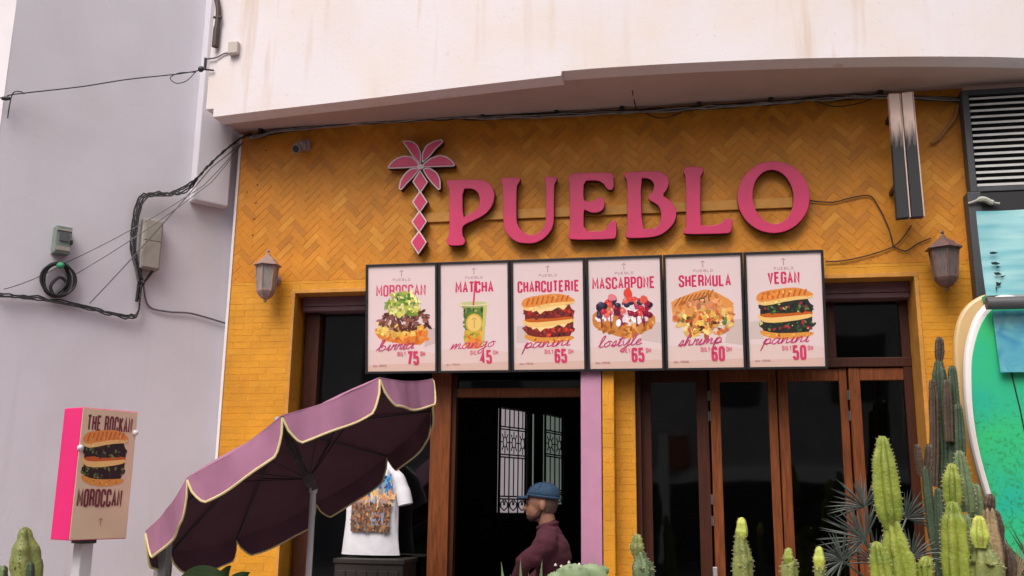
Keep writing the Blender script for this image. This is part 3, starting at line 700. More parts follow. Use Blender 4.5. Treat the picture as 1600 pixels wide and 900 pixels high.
PK = (198, 42, 96); PKS = (205, 105, 130); BR1 = (222, 150, 66); BR2 = (196, 96, 36); BR3 = (240, 196, 120)
def panini(a, ox, oy, k, fill, dark, cheese=None, seed=1):
    T = lambda pts: [(ox+x*k, oy+y*k*.83) for x, y in pts]
    a.poly(T([(6, 3), (22, -4), (50, -5), (75, 0), (77, 60), (50, 60), (14, 52), (4, 52)]), dark, 1)
    def half(y, top):
        # filling
        fl = [(3, y+2), (20, y-5), (45, y-6), (76, y-1), (79, y+9), (60, y+14), (25, y+12), (2, y+12)]
        a.poly(T(fl), dark, 1); a.confetti(T(fl), fill, 60, 1.9*k, seed+int(y))
        if cheese: 
            a.poly(T([(12, y+14), (16, y+6), (22, y+9), (27, y+2), (34, y+8), (44, y+8), (54, y+14), (62, y+9), (68, y+17), (40, y+20)]), cheese)
    bot = [(4, 0), (22, -8), (50, -9), (76, -3), (77, 4), (50, 2), (22, 2), (3, 9)]
    a.poly(T(bot), BR1, 1); a.confetti(T([(6, 2), (22, -5), (50, -6), (74, -1), (50, 1), (22, 0)]), [(200, 120, 50), (236, 174, 96)], 16, 1.4*k, seed+9)
    half(10, False)
    mid = [(1, 27), (14, 19), (48, 22), (77, 28), (77, 35), (46, 33), (14, 29), (1, 36)]
    a.poly(T(mid), BR3, 1); a.poly(T([(2, 33), (14, 28), (50, 31), (77, 34), (76, 38), (40, 38), (10, 36)]), BR2, 1)
    half(41, True)
    a.poly(T([(0, 62), (3, 51), (14, 49), (46, 57), (77, 60), (79, 67), (50, 66), (14, 58)]), BR3, 1)
    topb = [(-1, 60), (1, 68), (8, 74), (40, 79), (60, 79), (78, 69), (78, 64), (50, 64), (14, 56), (6, 55)]
    a.poly(T(topb), (226, 142, 66), 1)
    for i in range(9):
        x = 6+i*7.3; y0 = 59+i*.9; a.poly(T([(x, y0), (x+3.0, y0+.4), (x+6, 72+min(i, 4)), (x+3.6, 72+min(i, 4))]), (192, 98, 42))
    a.confetti(T([(4, 60), (10, 72), (50, 77), (74, 68), (50, 66), (16, 60)]), [(232, 152, 78), (222, 132, 60), (238, 172, 98)], 16, 1.6*k, seed)
    a.confetti(T([(6, 54), (14, 51), (48, 60), (75, 62), (74, 65), (48, 63), (14, 56)]), [(246, 212, 146), (232, 184, 110)], 20, 1.2*k, seed+3)
def common(a, head, hw, hx, script, sx, sw, price):
    a.poly([(0, 0), (100, 0), (100, 155), (0, 155)], (226, 205, 204))
    a.poly([(0, 0), (100, 0), (100, 25), (62, 33), (0, 31)], (222, 196, 190))
    a.poly([(0, 0), (100, 0), (100, 12), (0, 9)], (214, 182, 168))
    # small crest over a shop name
    a.stroke([(50, 139), (50, 146)], .8, (150, 80, 100)); a.stroke([(47.5, 146), (50, 148), (52.5, 146)], .9, (150, 80, 100))
    a.word('PUEBLO', 37, 132.5, 26, 4, .8, (186, 140, 155), .5)
def footer(a, script, sx, sw, price, py=9, px=58):
    a.script(script, sx, 30, sw, 8.0, 1.3, (200, 64, 116), .06)
    a.word('ONLY', px-14, py+13, 12.5, 6.5, .95, (214, 92, 124), .3)
    a.word(price, px, py, 18, 20, 3.5, (206, 62, 104), .22)
    a.word('DH', px+20, py+13, 7, 6, 1.0, (214, 92, 124), .3)
    a.word('OH', 8, 7, 6, 2.6, .8, (190, 140, 140), .3); a.word('MONE', 17, 7.5, 11, 2.6, .8, (190, 140, 140), .3)
HEADPK = (205, 48, 98)
def art_moroccan(a):
    common(a, *[0]*7); a.word('MOROCCAN', 12, 110, 74, 17, 2.7, (206, 80, 112), .20)
    a.poly([(84, 34), (100, 40), (100, 62), (84, 62)], (205, 182, 180))
    a.poly([(10, 66), (12, 52), (24, 44), (76, 36), (86, 44), (90, 62), (60, 60), (30, 58)], (222, 130, 56), 1)
    a.confetti([(12, 60), (24, 46), (76, 38), (86, 48), (88, 58), (30, 56)], [(214, 118, 46), (232, 146, 70), (202, 104, 40), (240, 164, 84)], 46, 3, 21, 2)
    a.confetti([(12, 72), (12, 58), (30, 52), (60, 50), (86, 60), (84, 66), (50, 66)], [(238, 196, 92), (244, 214, 120), (226, 172, 70)], 90, 3, 4)
    a.confetti([(18, 82), (16, 70), (40, 60), (60, 60), (90, 66), (90, 86), (70, 92), (30, 90)], [(110, 66, 56), (134, 84, 72), (86, 48, 44), (150, 98, 88)], 120, 2.4, 5, 3)
    a.confetti([(24, 98), (26, 84), (50, 78), (74, 84), (78, 104), (64, 114), (40, 116)], [(206, 206, 100), (186, 194, 84), (228, 224, 150), (120, 150, 60)], 150, 2.3, 6, 2.4)
    a.confetti([(40, 96), (60, 96), (62, 114), (42, 114)], [(84, 136, 62), (120, 160, 70)], 22, 2, 8, 2)
    footer(a, 'birria', 16, 52, '75')
def art_matcha(a):
    common(a, *[0]*7); a.word('MATCHA', 22, 112, 57, 17, 3.0, HEADPK, .20)
    a.poly([(34, 94), (64, 94), (60, 34), (38, 34)], (96, 128, 60)); a.poly([(31, 94), (68, 94), (67, 90), (32, 90)], (150, 170, 90))
    a.poly([(34, 46), (62, 50), (60, 33), (56, 31), (40, 31), (37, 33)], (232, 140, 60)); a.confetti([(36, 56), (62, 58), (61, 44), (37, 42)], [(232, 160, 60), (180, 170, 60), (226, 130, 50)], 40, 2.6, 3)
    a.confetti([(35, 88), (66, 88), (62, 60), (37, 60)], [(84, 116, 56), (112, 140, 66), (150, 168, 86), (66, 96, 50)], 60, 2.6, 9, 2)
    a.poly([(64, 94), (69, 94), (64, 36), (60, 34)], (196, 196, 110)); a.disc(49, 96, 24, 3.6, (226, 214, 170), 24); a.disc(49, 97, 20, 2.6, (196, 200, 140), 24)
    a.disc(50, 68, 12.5, 14, (216, 176, 78), 24); a.disc(50, 68, 10.4, 11.8, (232, 200, 112), 24); a.stroke([(50, 61), (50, 73)], 1, (190, 130, 60)); a.stroke([(46.5, 73), (50, 75.5), (53.5, 73)], 1, (190, 130, 60))
    a.stroke([(49, 94), (52, 130)], 2.4, (216, 50, 90))
    footer(a, 'mango', 14, 66, '45')
def art_char(a):
    common(a, *[0]*7); a.word('CHARCUTERIE', 6, 110, 89, 17, 2.9, HEADPK, .20); a.poly([(4, 38), (20, 38), (20, 64), (4, 62)], (208, 190, 184))
    panini(a, 12, 44, .97, [(96, 40, 44), (70, 30, 36), (190, 50, 44), (214, 66, 48), (120, 60, 60)], (120, 44, 40), (246, 214, 150), 3)
    footer(a, 'panini', 14, 66, '65')
def art_masc(a):
    common(a, *[0]*7); a.word('MASCARPONE', 5, 112, 88, 17, 2.7, HEADPK, .20); a.poly([(70, 40), (100, 34), (100, 64), (84, 64)], (210, 190, 186))
    a.poly([(5, 80), (4, 64), (10, 56), (48, 42), (62, 42), (70, 48), (92, 58), (92, 76), (70, 84), (30, 88)], (202, 130, 62), 1)
    a.poly([(48, 56), (50, 42), (62, 42), (70, 50), (68, 58)], (226, 160, 84), 1); a.confetti([(8, 64), (14, 56), (48, 45), (62, 44), (72, 50), (90, 60), (88, 66), (40, 66)], [(190, 116, 50), (216, 146, 74), (176, 100, 44), (230, 170, 100)], 50, 2.6, 22, 2)
    a.confetti([(6, 84), (10, 70), (44, 60), (62, 58), (90, 74), (80, 92), (30, 94)], [(240, 226, 230), (228, 208, 216), (246, 238, 238), (160, 60, 90)], 90, 3.6, 4)
    r = random.Random(5)
    for i in range(44):
        x = r.uniform(14, 86); y = r.uniform(74, 102-abs(x-50)*.32); c = [(44, 44, 66), (60, 60, 86), (196, 44, 60), (220, 84, 70), (150, 30, 60), (120, 20, 50), (226, 110, 100), (36, 34, 50)][i % 8]
        a.disc(x, y, 4.6, 4.2, c, 10); a.disc(x-1.2, y+1.4, 1.2, 1, tuple(min(255, q+60) for q in c), 6)
    a.poly([(50, 100), (48, 108), (56, 116), (62, 104), (58, 98)], (222, 74, 60), 1); a.poly([(70, 92), (74, 104), (84, 98), (78, 90)], (226, 90, 74), 1); a.poly([(26, 96), (28, 106), (38, 104), (40, 96)], (226, 130, 140), 1)
    for x in (17, 30, 66, 76): a.stroke([(x, 78), (x+.5, 58)], 1.6, (120, 26, 56))
    footer(a, 'lostyle', 12, 60, '65')
def art_shrimp(a):
    common(a, *[0]*7); a.word('SHERMULA', 17, 112, 70, 17, 2.8, HEADPK, .20); a.poly([(76, 34), (100, 30), (100, 66), (84, 66)], (206, 186, 180))
    a.poly([(6, 92), (8, 70), (26, 60), (88, 66), (90, 88), (70, 100)], (222, 150, 84), 1)
    a.poly([(5, 93), (46, 108), (60, 108), (90, 90), (88, 82), (62, 90), (24, 78), (8, 84)], (224, 150, 80), 1)
    a.confetti([(8, 86), (46, 104), (60, 104), (88, 88), (86, 70), (30, 66), (10, 74)], [(214, 138, 70), (232, 164, 98), (200, 118, 58)], 50, 3, 23, 2)
    for i in range(9): a.poly([(10+i*5.5, 86+i*1.0), (12+i*5.5, 86+i*1.0), (20+i*5.5, 98+i*1.2), (18+i*5.5, 98+i*1.2)], (176, 92, 44))
    a.confetti([(26, 84), (60, 78), (72, 90), (50, 98), (30, 92)], [(206, 130, 90), (226, 160, 110), (140, 96, 60)], 50, 3, 3)
    a.confetti([(8, 76), (16, 54), (34, 42), (70, 42), (88, 60), (86, 76), (50, 80), (24, 74)], [(238, 186, 84), (244, 206, 120), (222, 150, 80), (200, 104, 60), (236, 214, 150)], 170, 3, 7)
    a.confetti([(20, 70), (80, 70), (76, 50), (26, 50)], [(150, 80, 44), (120, 140, 60), (90, 56, 36), (190, 84, 50)], 24, 2.4, 8)
    footer(a, 'shrimp', 14, 58, '60')
VEG = [(44, 54, 44), (60, 92, 50), (34, 34, 38), (170, 44, 64), (206, 196, 110), (96, 130, 60), (54, 50, 52)]
def art_vegan(a):
    common(a, *[0]*7); a.word('VEGAN', 28, 113, 43, 17, 2.9, HEADPK, .20); a.poly([(2, 38), (20, 38), (20, 64), (2, 62)], (208, 190, 184))
    panini(a, 12, 44, .97, VEG, (44, 48, 44), None, 5)
    footer(a, 'panini', 18, 62, '50')

# ------------------------------------------------------------------ six menu boards
YT, YB = -.15, -.05
tops = [(571, 413), (684, 409.5), (797, 406), (914.5, 402.3), (1035, 398.5), (1161, 394.5), (1287, 390.5)]
P0 = at(570, 413, YT); P1 = at(1288, 390.5, YT); P2 = at(1296, 576, YB); zbot = at(690, 583, YB).z
edges = [at(x, y, YT).x for x, y in tops]
Zt = (P0.z+P1.z)/2; Zb = (P2.z+zbot)/2
arts = [(art_moroccan, 'MOROCCAN menu board showing a loaded bun at 75, partly behind the parasol'), (art_matcha, 'MATCHA mango menu board showing a green drink cup at 45'), (art_char, 'CHARCUTERIE panini menu board with a cheesy sandwich at 65'),
        (art_masc, 'MASCARPONE menu board showing berries heaped on toast at 65'), (art_shrimp, 'SHERMULA shrimp menu board with an overflowing sandwich at 60'), (art_vegan, 'VEGAN panini menu board with a green leafy sandwich at 50')]
for i, (fn_art, lab) in enumerate(arts):
    x0, x1 = edges[i]+.003, edges[i+1]-.003
    t = thing('menu_board', lab, 'menu board', ((x0+x1)/2, YB, Zb), 'row of backlit menu boards')
    dv = Vector((0, YT-YB, Zt-Zb)); nv = Vector((0, -dv.z, dv.y)).normalized(); nv = nv if nv.y < 0 else -nv
    O = Vector((x0, YB, Zb)); hv = dv.length; vv = dv.normalized(); tk = .05
    def bx(mb, u0, u1, v0, v1, d0, d1):
        q = [O+Vector((u, 0, 0))+vv*v+nv*d for d in (d0, d1) for u, v in ((u0, v0), (u1, v0), (u1, v1), (u0, v1))]
        mb.hexa(q)
    wv = x1-x0; b_ = .018
    mb = MB(); bx(mb, 0, b_, 0, hv, -tk, .006); bx(mb, wv-b_, wv, 0, hv, -tk, .006); bx(mb, b_, wv-b_, hv-b_, hv, -tk, .0055); bx(mb, b_, wv-b_, 0, b_, -tk, .0055); bx(mb, b_, wv-b_, b_, hv-b_, -tk, -.006)
    mb.build('frame', blk, t, bevel=.002)
    sx, sy = (wv-2*b_)/100, (hv-2*b_)/155
    a = Art(lambda x, y, d: O+Vector((b_+x*sx, 0, 0))+vv*(b_+y*sy)+nv*(d-.006), .000009)
    fn_art(a); a.mb.build('poster', printe, t)
    mb = MB()
    for u in (.12, wv-.12):
        q = O+Vector((u, 0, 0))+vv*(hv-.1)-nv*tk; mb.tube([q+nv*.01, Vector((q.x, 0, q.z+.02))], .01, 8)
    split_build(mb, 'bracket', blk, t)

# ------------------------------------------------------------------ lanterns
def lantern(px, cy_top, cy_bot, m, label, Y=-.17, half=22):
    T_ = at(px, cy_top, Y); B_ = at(px, cy_bot, Y); H = T_.z-B_.z; x, z0 = (T_.x+B_.x)/2, B_.z
    rr = half/200.0*.98
    t = thing('wall_lantern', label, 'lantern', (x, Y, z0), 'hexagonal wall lanterns')
    o = (x, Y, z0)
    mb = MB(); mb.lathe([(.0, H), (.008, H*.985), (.013, H*.955), (.006, H*.93), (.010, H*.91), (.018, H*.90), (.022, H*.87), (rr*.55, H*.80), (rr*.75, H*.74), (rr*1.0, H*.70), (rr*1.02, H*.68), (rr*.85, H*.675)], o, n=6, rot=.52); mb.build('cap', m, t)
    zb_, zt_ = z0+H*.22, z0+H*.675; rb, rt_ = rr*.62, rr*.80
    mb = MB()
    for k in range(6):
        a = 2*math.pi*k/6+.52; e = Vector((math.cos(a), math.sin(a), 0))
        mb.tube([Vector((x, Y, zb_))+e*rb, Vector((x, Y, zt_))+e*rt_], .0055, 6)
    for z, r in ((zb_, rb), (zt_, rt_)):
        ring = [Vector((x, Y, z))+Vector((math.cos(2*math.pi*k/6+.52), math.sin(2*math.pi*k/6+.52), 0))*r for k in range(7)]
        mb.tube(ring, .006, 6)
    mb.lathe([(.0, -0.0), (.008, H*.01), (.014, H*.03), (.010, H*.05), (rr*.35, H*.09), (rr*.55, H*.15), (rr*.66, H*.20), (rr*.68, H*.225), (.0, H*.23)], o, n=6, rot=.52)
    mb.build('body', m, t)
    mb = MB()
    for k in range(6):
        a0, a1 = 2*math.pi*k/6+.52, 2*math.pi*(k+1)/6+.52
        f = lambda a, r, z: (x+math.cos(a)*r*.98, Y+math.sin(a)*r*.98, z)
        mb.face([f(a0, rb, zb_), f(a1, rb, zb_), f(a1, rt_, zt_), f(a0, rt_, zt_)])
    mb.build('glass', mat('ribbed_frosted_glass', (.34, .30, .27), .25, var=.35, scale=12, stretch=(8, 8, 1)) if m is lant else mat('smoked_glass', (.17, .13, .12), .2, var=.4, scale=12, stretch=(8, 8, 1)), t)
    mb = MB(); mb.lathe([(.012, 0), (.02, .02), (.022, .05), (.015, .08), (.0, .09)], (x-.01, Y-.0, zb_+.01), n=12); mb.build('bulb', whiteg, t, smooth=True)
    mb = MB(); mb.lathe([(.0, 0), (.045, 0), (.045, .012), (.02, .02), (0, .02)], (x, -.003, z0+H*.5), (0, -1, 0), 16)
    mb.tube([(x, -.01, z0+H*.45), (x, Y+rb*.9, z0+H*.3)], .012, 8); mb.tube([(x, -.01, z0+H*.55), (x, Y*.5, z0+H*.8), (x, Y+rb*.7, z0+H*.7)], .009, 8); mb.build('wall_bracket', m, t, smooth=True)
lantern(417, 389, 473, lant, 'dusty brown wall lantern on orange tiles left of the menu boards')
lantern(1476, 359, 455, lant2, 'dark brown wall lantern near the surfboards at the right edge', half=25)

# ------------------------------------------------------------------ camera on the wall
c = at(474, 230, -.05); t = thing('security_camera', 'small grey security camera near the top left corner of the orange wall', 'camera', c)
mb = MB(); mb.box(c.x-.055, c.x+.055, -.06, -.006, c.z-.02, c.z+.06); mb.build('mount', steel, t, bevel=.012)
mb = MB(); mb.ell((c.x, -.085, c.z), (.05, .045, .045), 10); mb.tube([(c.x-.005, -.08, c.z-.01), (c.x-.02, -.15, c.z-.05)], .037, 12); mb.build('housing', mat('camera_shell', (.30, .26, .23), .4), t, smooth=True)
mb = MB(); mb.lathe([(.0, 0), (.030, 0), (.028, .004), (0, .005)], (c.x-.0205, -.1515, c.z-.051), (-.3, -1.4, -.8), 14); mb.build('lens', blk, t)

# ------------------------------------------------------------------ cables
def pth(pp, Y=-.03): return [at(p[0], p[1], p[2] if len(p) > 2 else Y) for p in pp]
def jit(pts, a, seed=0):
    return [Vector(p)+Vector((0, a*.5*noise.noise((i*.7, seed, 1)), a*noise.noise((i*.45, seed, 5)))) for i, p in enumerate(pts)]
cb = thing('cable_bundle', 'bundle of black cables clipped along the top of the orange wall', 'cable', at(900, 180))
base = [(388, 213), (430, 203), (500, 194), (600, 186.5), (700, 181), (760, 181), (860, 177), (960, 173), (1060, 168), (1130, 163), (1220, 157), (1300, 151), (1370, 148), (1500, 153)]
mb = MB(); mb2 = MB()
for k in range(7):
    p = jit(smoothline(pth([(x, y+2.5+(k-3)*.8, -.03-.012*(k % 3)) for x, y in base]), 6), .014, k*3.1)
    (mb2 if k in (2, 5) else mb).tube(p, .007 if k % 2 else .005, 6)
split_build(mb, 'black_cable', rubber, cb, smooth=True); split_build(mb2, 'grey_cable', mat('dusty_cable', (.30, .28, .26), .7, var=.5, scale=12), cb, smooth=True)
mb = MB()
for px, py in ((408, 204), (560, 188), (667, 182), (755, 180), (870, 174), (972, 170), (1092, 165), (1204, 158), (1375, 146)):
    q = at(px, py, -.04); mb.box(q.x-.016, q.x+.016, -.07, -.004, q.z-.018, q.z+.02)
split_build(mb, 'clip', blk, cb, bevel=.004)
mb = MB(); mb.tube(smoothline(pth([(1000, 171), (1020, 182), (1040, 184), (1065, 176)]), 6), .004, 6); mb.tube(smoothline(pth([(1270, 156), (1300, 166), (1340, 162), (1372, 150)]), 6), .004, 6)
mb.tube(pth([(988, 142, -.35), (990, 152, -.2), (994, 172, -.04)]), .004, 6); split_build(mb, 'loose_wire', rubber, cb, smooth=True)

wire = MB(); wire.tube(smoothline(pth([(1262, 313), (1300, 316), (1330, 309), (1358, 306), (1372, 322), (1388, 355), (1396, 385)], -.018), 6), .0045, 6)
wire.tube(smoothline(pth([(1290, 409), (1320, 407), (1360, 398), (1396, 385), (1412, 370), (1424, 352)], -.018), 6), .0045, 6)
wire.tube(smoothline(pth([(1396, 385), (1415, 392), (1435, 380), (1455, 372)], -.018), 6), .0045, 6)
o = wire.build('sign_wire', rubber, smooth=True); tag(o, 'thin brown wire looping over the tiles right of the letter O', 'wire')
mb = MB(); mb.tube(smoothline(pth([(1497, 165), (1492, 185), (1480, 200), (1468, 215), (1455, 224)], -.03), 5), .013, 8); o = mb.build('wall_conduit', mat('painted_conduit', (.36, .17, .05), .6), smooth=True); tag(o, 'orange painted conduit bending down beside the louvred vent', 'pipe')

def wpt(pp): return [wall_hit(x, y, d) for x, y, d in pp]
big = thing('wall_cables', 'twisted black cables sagging across the lilac wall to the shop corner', 'cable', wall_hit(200, 480))
mb = MB()
main = [(-8, 459, .03), (30, 461, .03), (75, 466, .03), (130, 477, .03), (170, 487, .03), (205, 493, .03), (216, 485, .03), (219, 460, .04), (222, 440, .05)]
for k in range(3): mb.tube(jit(smoothline(wpt([(x, y+k*2.2, d+.01*k) for x, y, d in main]), 6), .020, k*5), .006, 6)
up_ = [(218, 440, .05), (209, 410, .05), (204, 385, .05), (206, 355, .05), (211, 325, .05), (222, 304, .06), (245, 301, .06), (268, 300, .08), (290, 290, .10)]
for k in range(4): mb.tube(jit(smoothline(wpt([(x+k*2.6, y+k*1.6, d+.01*k) for x, y, d in up_])+pth([(312, 274, -.42), (335, 250, -.30), (360, 228, -.16), (380, 214, -.07), (394, 208, -.04)]), 6), .022, 9+k*5), .0065, 6)
split_build(mb, 'black_cable', rubber, big, smooth=True)
mb = MB()
mb.tube(smoothline(wpt([(224, 445, .04), (232, 478, .02), (262, 487, .02), (300, 490, .02), (352, 505, .02)]), 6), .007, 6)
mb.tube(smoothline(wpt([(216, 440, .06), (209, 400, .06), (206, 370, .06)]), 6), .009, 6)
split_build(mb, 'grey_cable', rubgr, big, smooth=True)
mb = MB()
def span(a, b, sag=.03, r=.0035):
    n = 14; mb.tube([a.lerp(b, i/n)-Vector((0, 0, sag*4*(i/n)*(1-i/n))) for i in range(n+1)], r, 5)
K = at(380, 222, -.02)
span(wall_hit(140, 474, .04), at(330, 262, -.35), .02, .0045); span(at(330, 262, -.35), K, .0, .0045)
span(wall_hit(6, 452, .03), wall_hit(104, 410, .05), .02); span(wall_hit(104, 410, .05), at(318, 290, -.42), .03, .0035); span(at(318, 290, -.42), K, .01, .0035)
span(wall_hit(112, 432, .05), at(330, 285, -.42), .03, .0035); span(at(330, 285, -.42), K, .01, .0035)
split_build(mb, 'taut_wire', rubgr, big, smooth=True)

mb = MB(); mb.tube(smoothline(wpt([(-6, 153, .03), (8, 152, .05), (18, 148, .05), (60, 143, .1), (130, 135, .2)])+pth([(200, 124, -.9), (275, 116, -.6), (312, 110, -.44)]), 6), .0045, 6)
mb.tube(smoothline(wpt([(12, 185, .03), (14, 170, .05), (20, 146, .05), (32, 143, .05), (38, 147, .05)]), 5), .004, 6)
mb.tube(smoothline(pth([(306, 112, -.5), (292, 126, -.55), (276, 130, -.6), (266, 122, -.62), (280, 114, -.6), (306, 113, -.5)]), 6), .0035, 5)
mb.lathe([(0, 0), (.012, .004), (.018, .03), (.012, .06), (0, .065)], wall_hit(2, 154, .04), (1, .2, .05), 8)
o = mb.build('overhead_wire', rubber, smooth=True); tag(o, 'thin overhead wire strung from the wall corner to the white balcony', 'wire')
cab = thing('anchor_bracket', 'black wire anchor on the left end of the white balcony', 'bracket', at(316, 107, -.44))
mb = MB(); q = at(314, 108, -.45); mb.ell(q, (.025, .02, .025), 8); q2 = at(321, 100, -.44); mb.box(q2.x-.006, q2.x+.006, -.455, -.43, q2.z-.05, q2.z+.05); mb.tube(pth([(316, 108, -.45), (334, 110, -.44)]), .007, 6); mb.build('hook', blk, cab)
mb = MB(); mb.tube(smoothline(pth([(324, 92, -.44), (338, 90, -.445), (350, 84, -.45), (360, 82, -.455)]), 5), .006, 6); mb.build('lead', rubgr, cab)
mb = MB(); q = at(367, 77, -.46); mb.box(q.x-.042, q.x+.042, -.50, -.445, q.z-.052, q.z+.052); o = mb.build('junction_box', mat('cream_plastic', (.52, .46, .41), .6), bevel=.008); tag(o, 'square cream junction box on the white balcony end', 'junction box')
mb = MB(); mb.tube(smoothline(pth([(333, -20, -.46), (340, 5, -.46), (341, 25, -.46), (338, 50, -.46), (336, 73, -.46)]), 5), [.022]*14+[.027]*7, 10); mb.tube(pth([(334, 27, -.47), (346, 27, -.47)]), .012, 8)
o = mb.build('conduit_pipe', mat('brown_pipe', (.06, .035, .03), .55), smooth=True); tag(o, 'stub of brown conduit pipe at the top left of the balcony', 'pipe')

# boxes on the lilac wall
def wallbox(name, label, cat, px0, px1, py0, py1, dep, m, refy):
    a = wall_hit(px0, refy, dep); b = wall_hit(px1, refy, dep); la, lb = (a-W0).dot(wd), (b-W0).dot(wd)
    zt_ = wall_hit((px0+px1)/2, py0, dep).z; zb_ = wall_hit((px0+px1)/2, py1, dep).z
    t = thing(name, label, cat, wp((la+lb)/2, zb_)); mb = MB()
    q = [wp(la, 0, 0), wp(lb, 0, 0), wp(lb, 0, dep), wp(la, 0, dep)]
    mb.hexa([v+Vector((0, 0, zb_)) for v in q]+[v+Vector((0, 0, zt_)) for v in q]); mb.build('case', m, t, bevel=.007)
    return t, la, lb, zb_, zt_
t, la, lb, zb_, zt_ = wallbox('electric_cabinet', 'tall beige electric cabinet on the lilac wall with cables below', 'cabinet', 222, 253, 342, 421, .10, gbox, 380)
mb = MB(); q = [wp(la-.012, 0, .10), wp(lb+.012, 0, .10), wp(lb+.012, 0, .112), wp(la-.012, 0, .112)]; zm = (zb_+zt_)/2
for z0_, z1_ in ((zb_+.012, zm+.02), (zm+.024, zt_-.012)): mb.hexa([v+Vector((0, 0, z0_)) for v in q]+[v+Vector((0, 0, z1_)) for v in q])
mb.build('door', gbox, t, bevel=.003)
mb = MB(); mb.tube(smoothline([wp((la+lb)/2+.05, zb_, .05), wp((la+lb)/2+.05, zb_-.08, .05), wp((la+lb)/2+.05, zb_-.16, .04), wp((la+lb)/2+.05, zb_-.25, .03)], 5), .013, 8)
mb.tube(smoothline([wp((la+lb)/2-.04, zb_, .05), wp((la+lb)/2, zb_-.07, .05), wp((la+lb)/2+.045, zb_-.14, .05)], 5), .010, 8); split_build(mb, 'cable_tail', rubber, t, smooth=True)
t, la, lb, zb_, zt_ = wallbox('meter_box', 'small grey green meter box above a coiled cable', 'meter box', 86, 112, 353, 396, .09, gbox2, 375)
mb = MB(); lm = (la+lb)/2
q = [wp(lm-.05, zt_-.10, .092), wp(lm+.03, zt_-.10, .092)]
def wq(l0, l1, z0, z1, d0, d1):
    v = [wp(l0, 0, d0), wp(l1, 0, d0), wp(l1, 0, d1), wp(l0, 0, d1)]; mb.hexa([p+Vector((0, 0, z0)) for p in v]+[p+Vector((0, 0, z1)) for p in v])
wq(lm-.03, lm+.03, zb_+.09, zt_-.05, .09, .10); mb.build('window', mat('meter_window', (.10, .11, .11), .3), t)
mb = MB(); wq(lm-.06, lm-.045, zb_+.07, zb_+.10, .09, .115); mb.build('knob', blk, t)
mb = MB(); wq(lm-.05, lm+.05, zb_+.02, zb_+.05, .09, .098); wq(lm-.05, lm+.05, zt_-.035, zt_-.02, .09, .098); split_build(mb, 'latch', gbox, t)
mb = MB(); cc = wall_hit(90, 437, .04)
for k in range(7):
    rx, rz = .085+.006*k-.012*(k % 2), .115+.006*(k % 3)
    mb.tube([cc+wd*(rx*math.cos(i*.2618)+.006*math.sin(k))+Vector((0, 0, rz*math.sin(i*.2618)))+wn*(.006*k-.02) for i in range(25)], .0075, 6)
mb.tube(smoothline([cc+wd*.0+Vector((0, 0, -.11)), cc-wd*.06+Vector((0, 0, -.02)), cc-wd*.01+Vector((0, 0, .02)), cc+wd*.04+Vector((0, 0, -.05)), cc+wd*.02+Vector((0, 0, -.11))], 5), .012, 8)
o = mb.build('coiled_cable', rubber, smooth=True); tag(o, 'coil of black cable hanging under the small meter box', 'cable')
mb = MB(); q = cc+Vector((0, 0, .10))+wn*.03; mb.ell(q, (.03, .02, .025), 8); o = mb.build('green_tie', mat('green_tape', (.03, .28, .13), .6)); tag(o, 'bright green tape tied round the coiled black cable', 'tape')

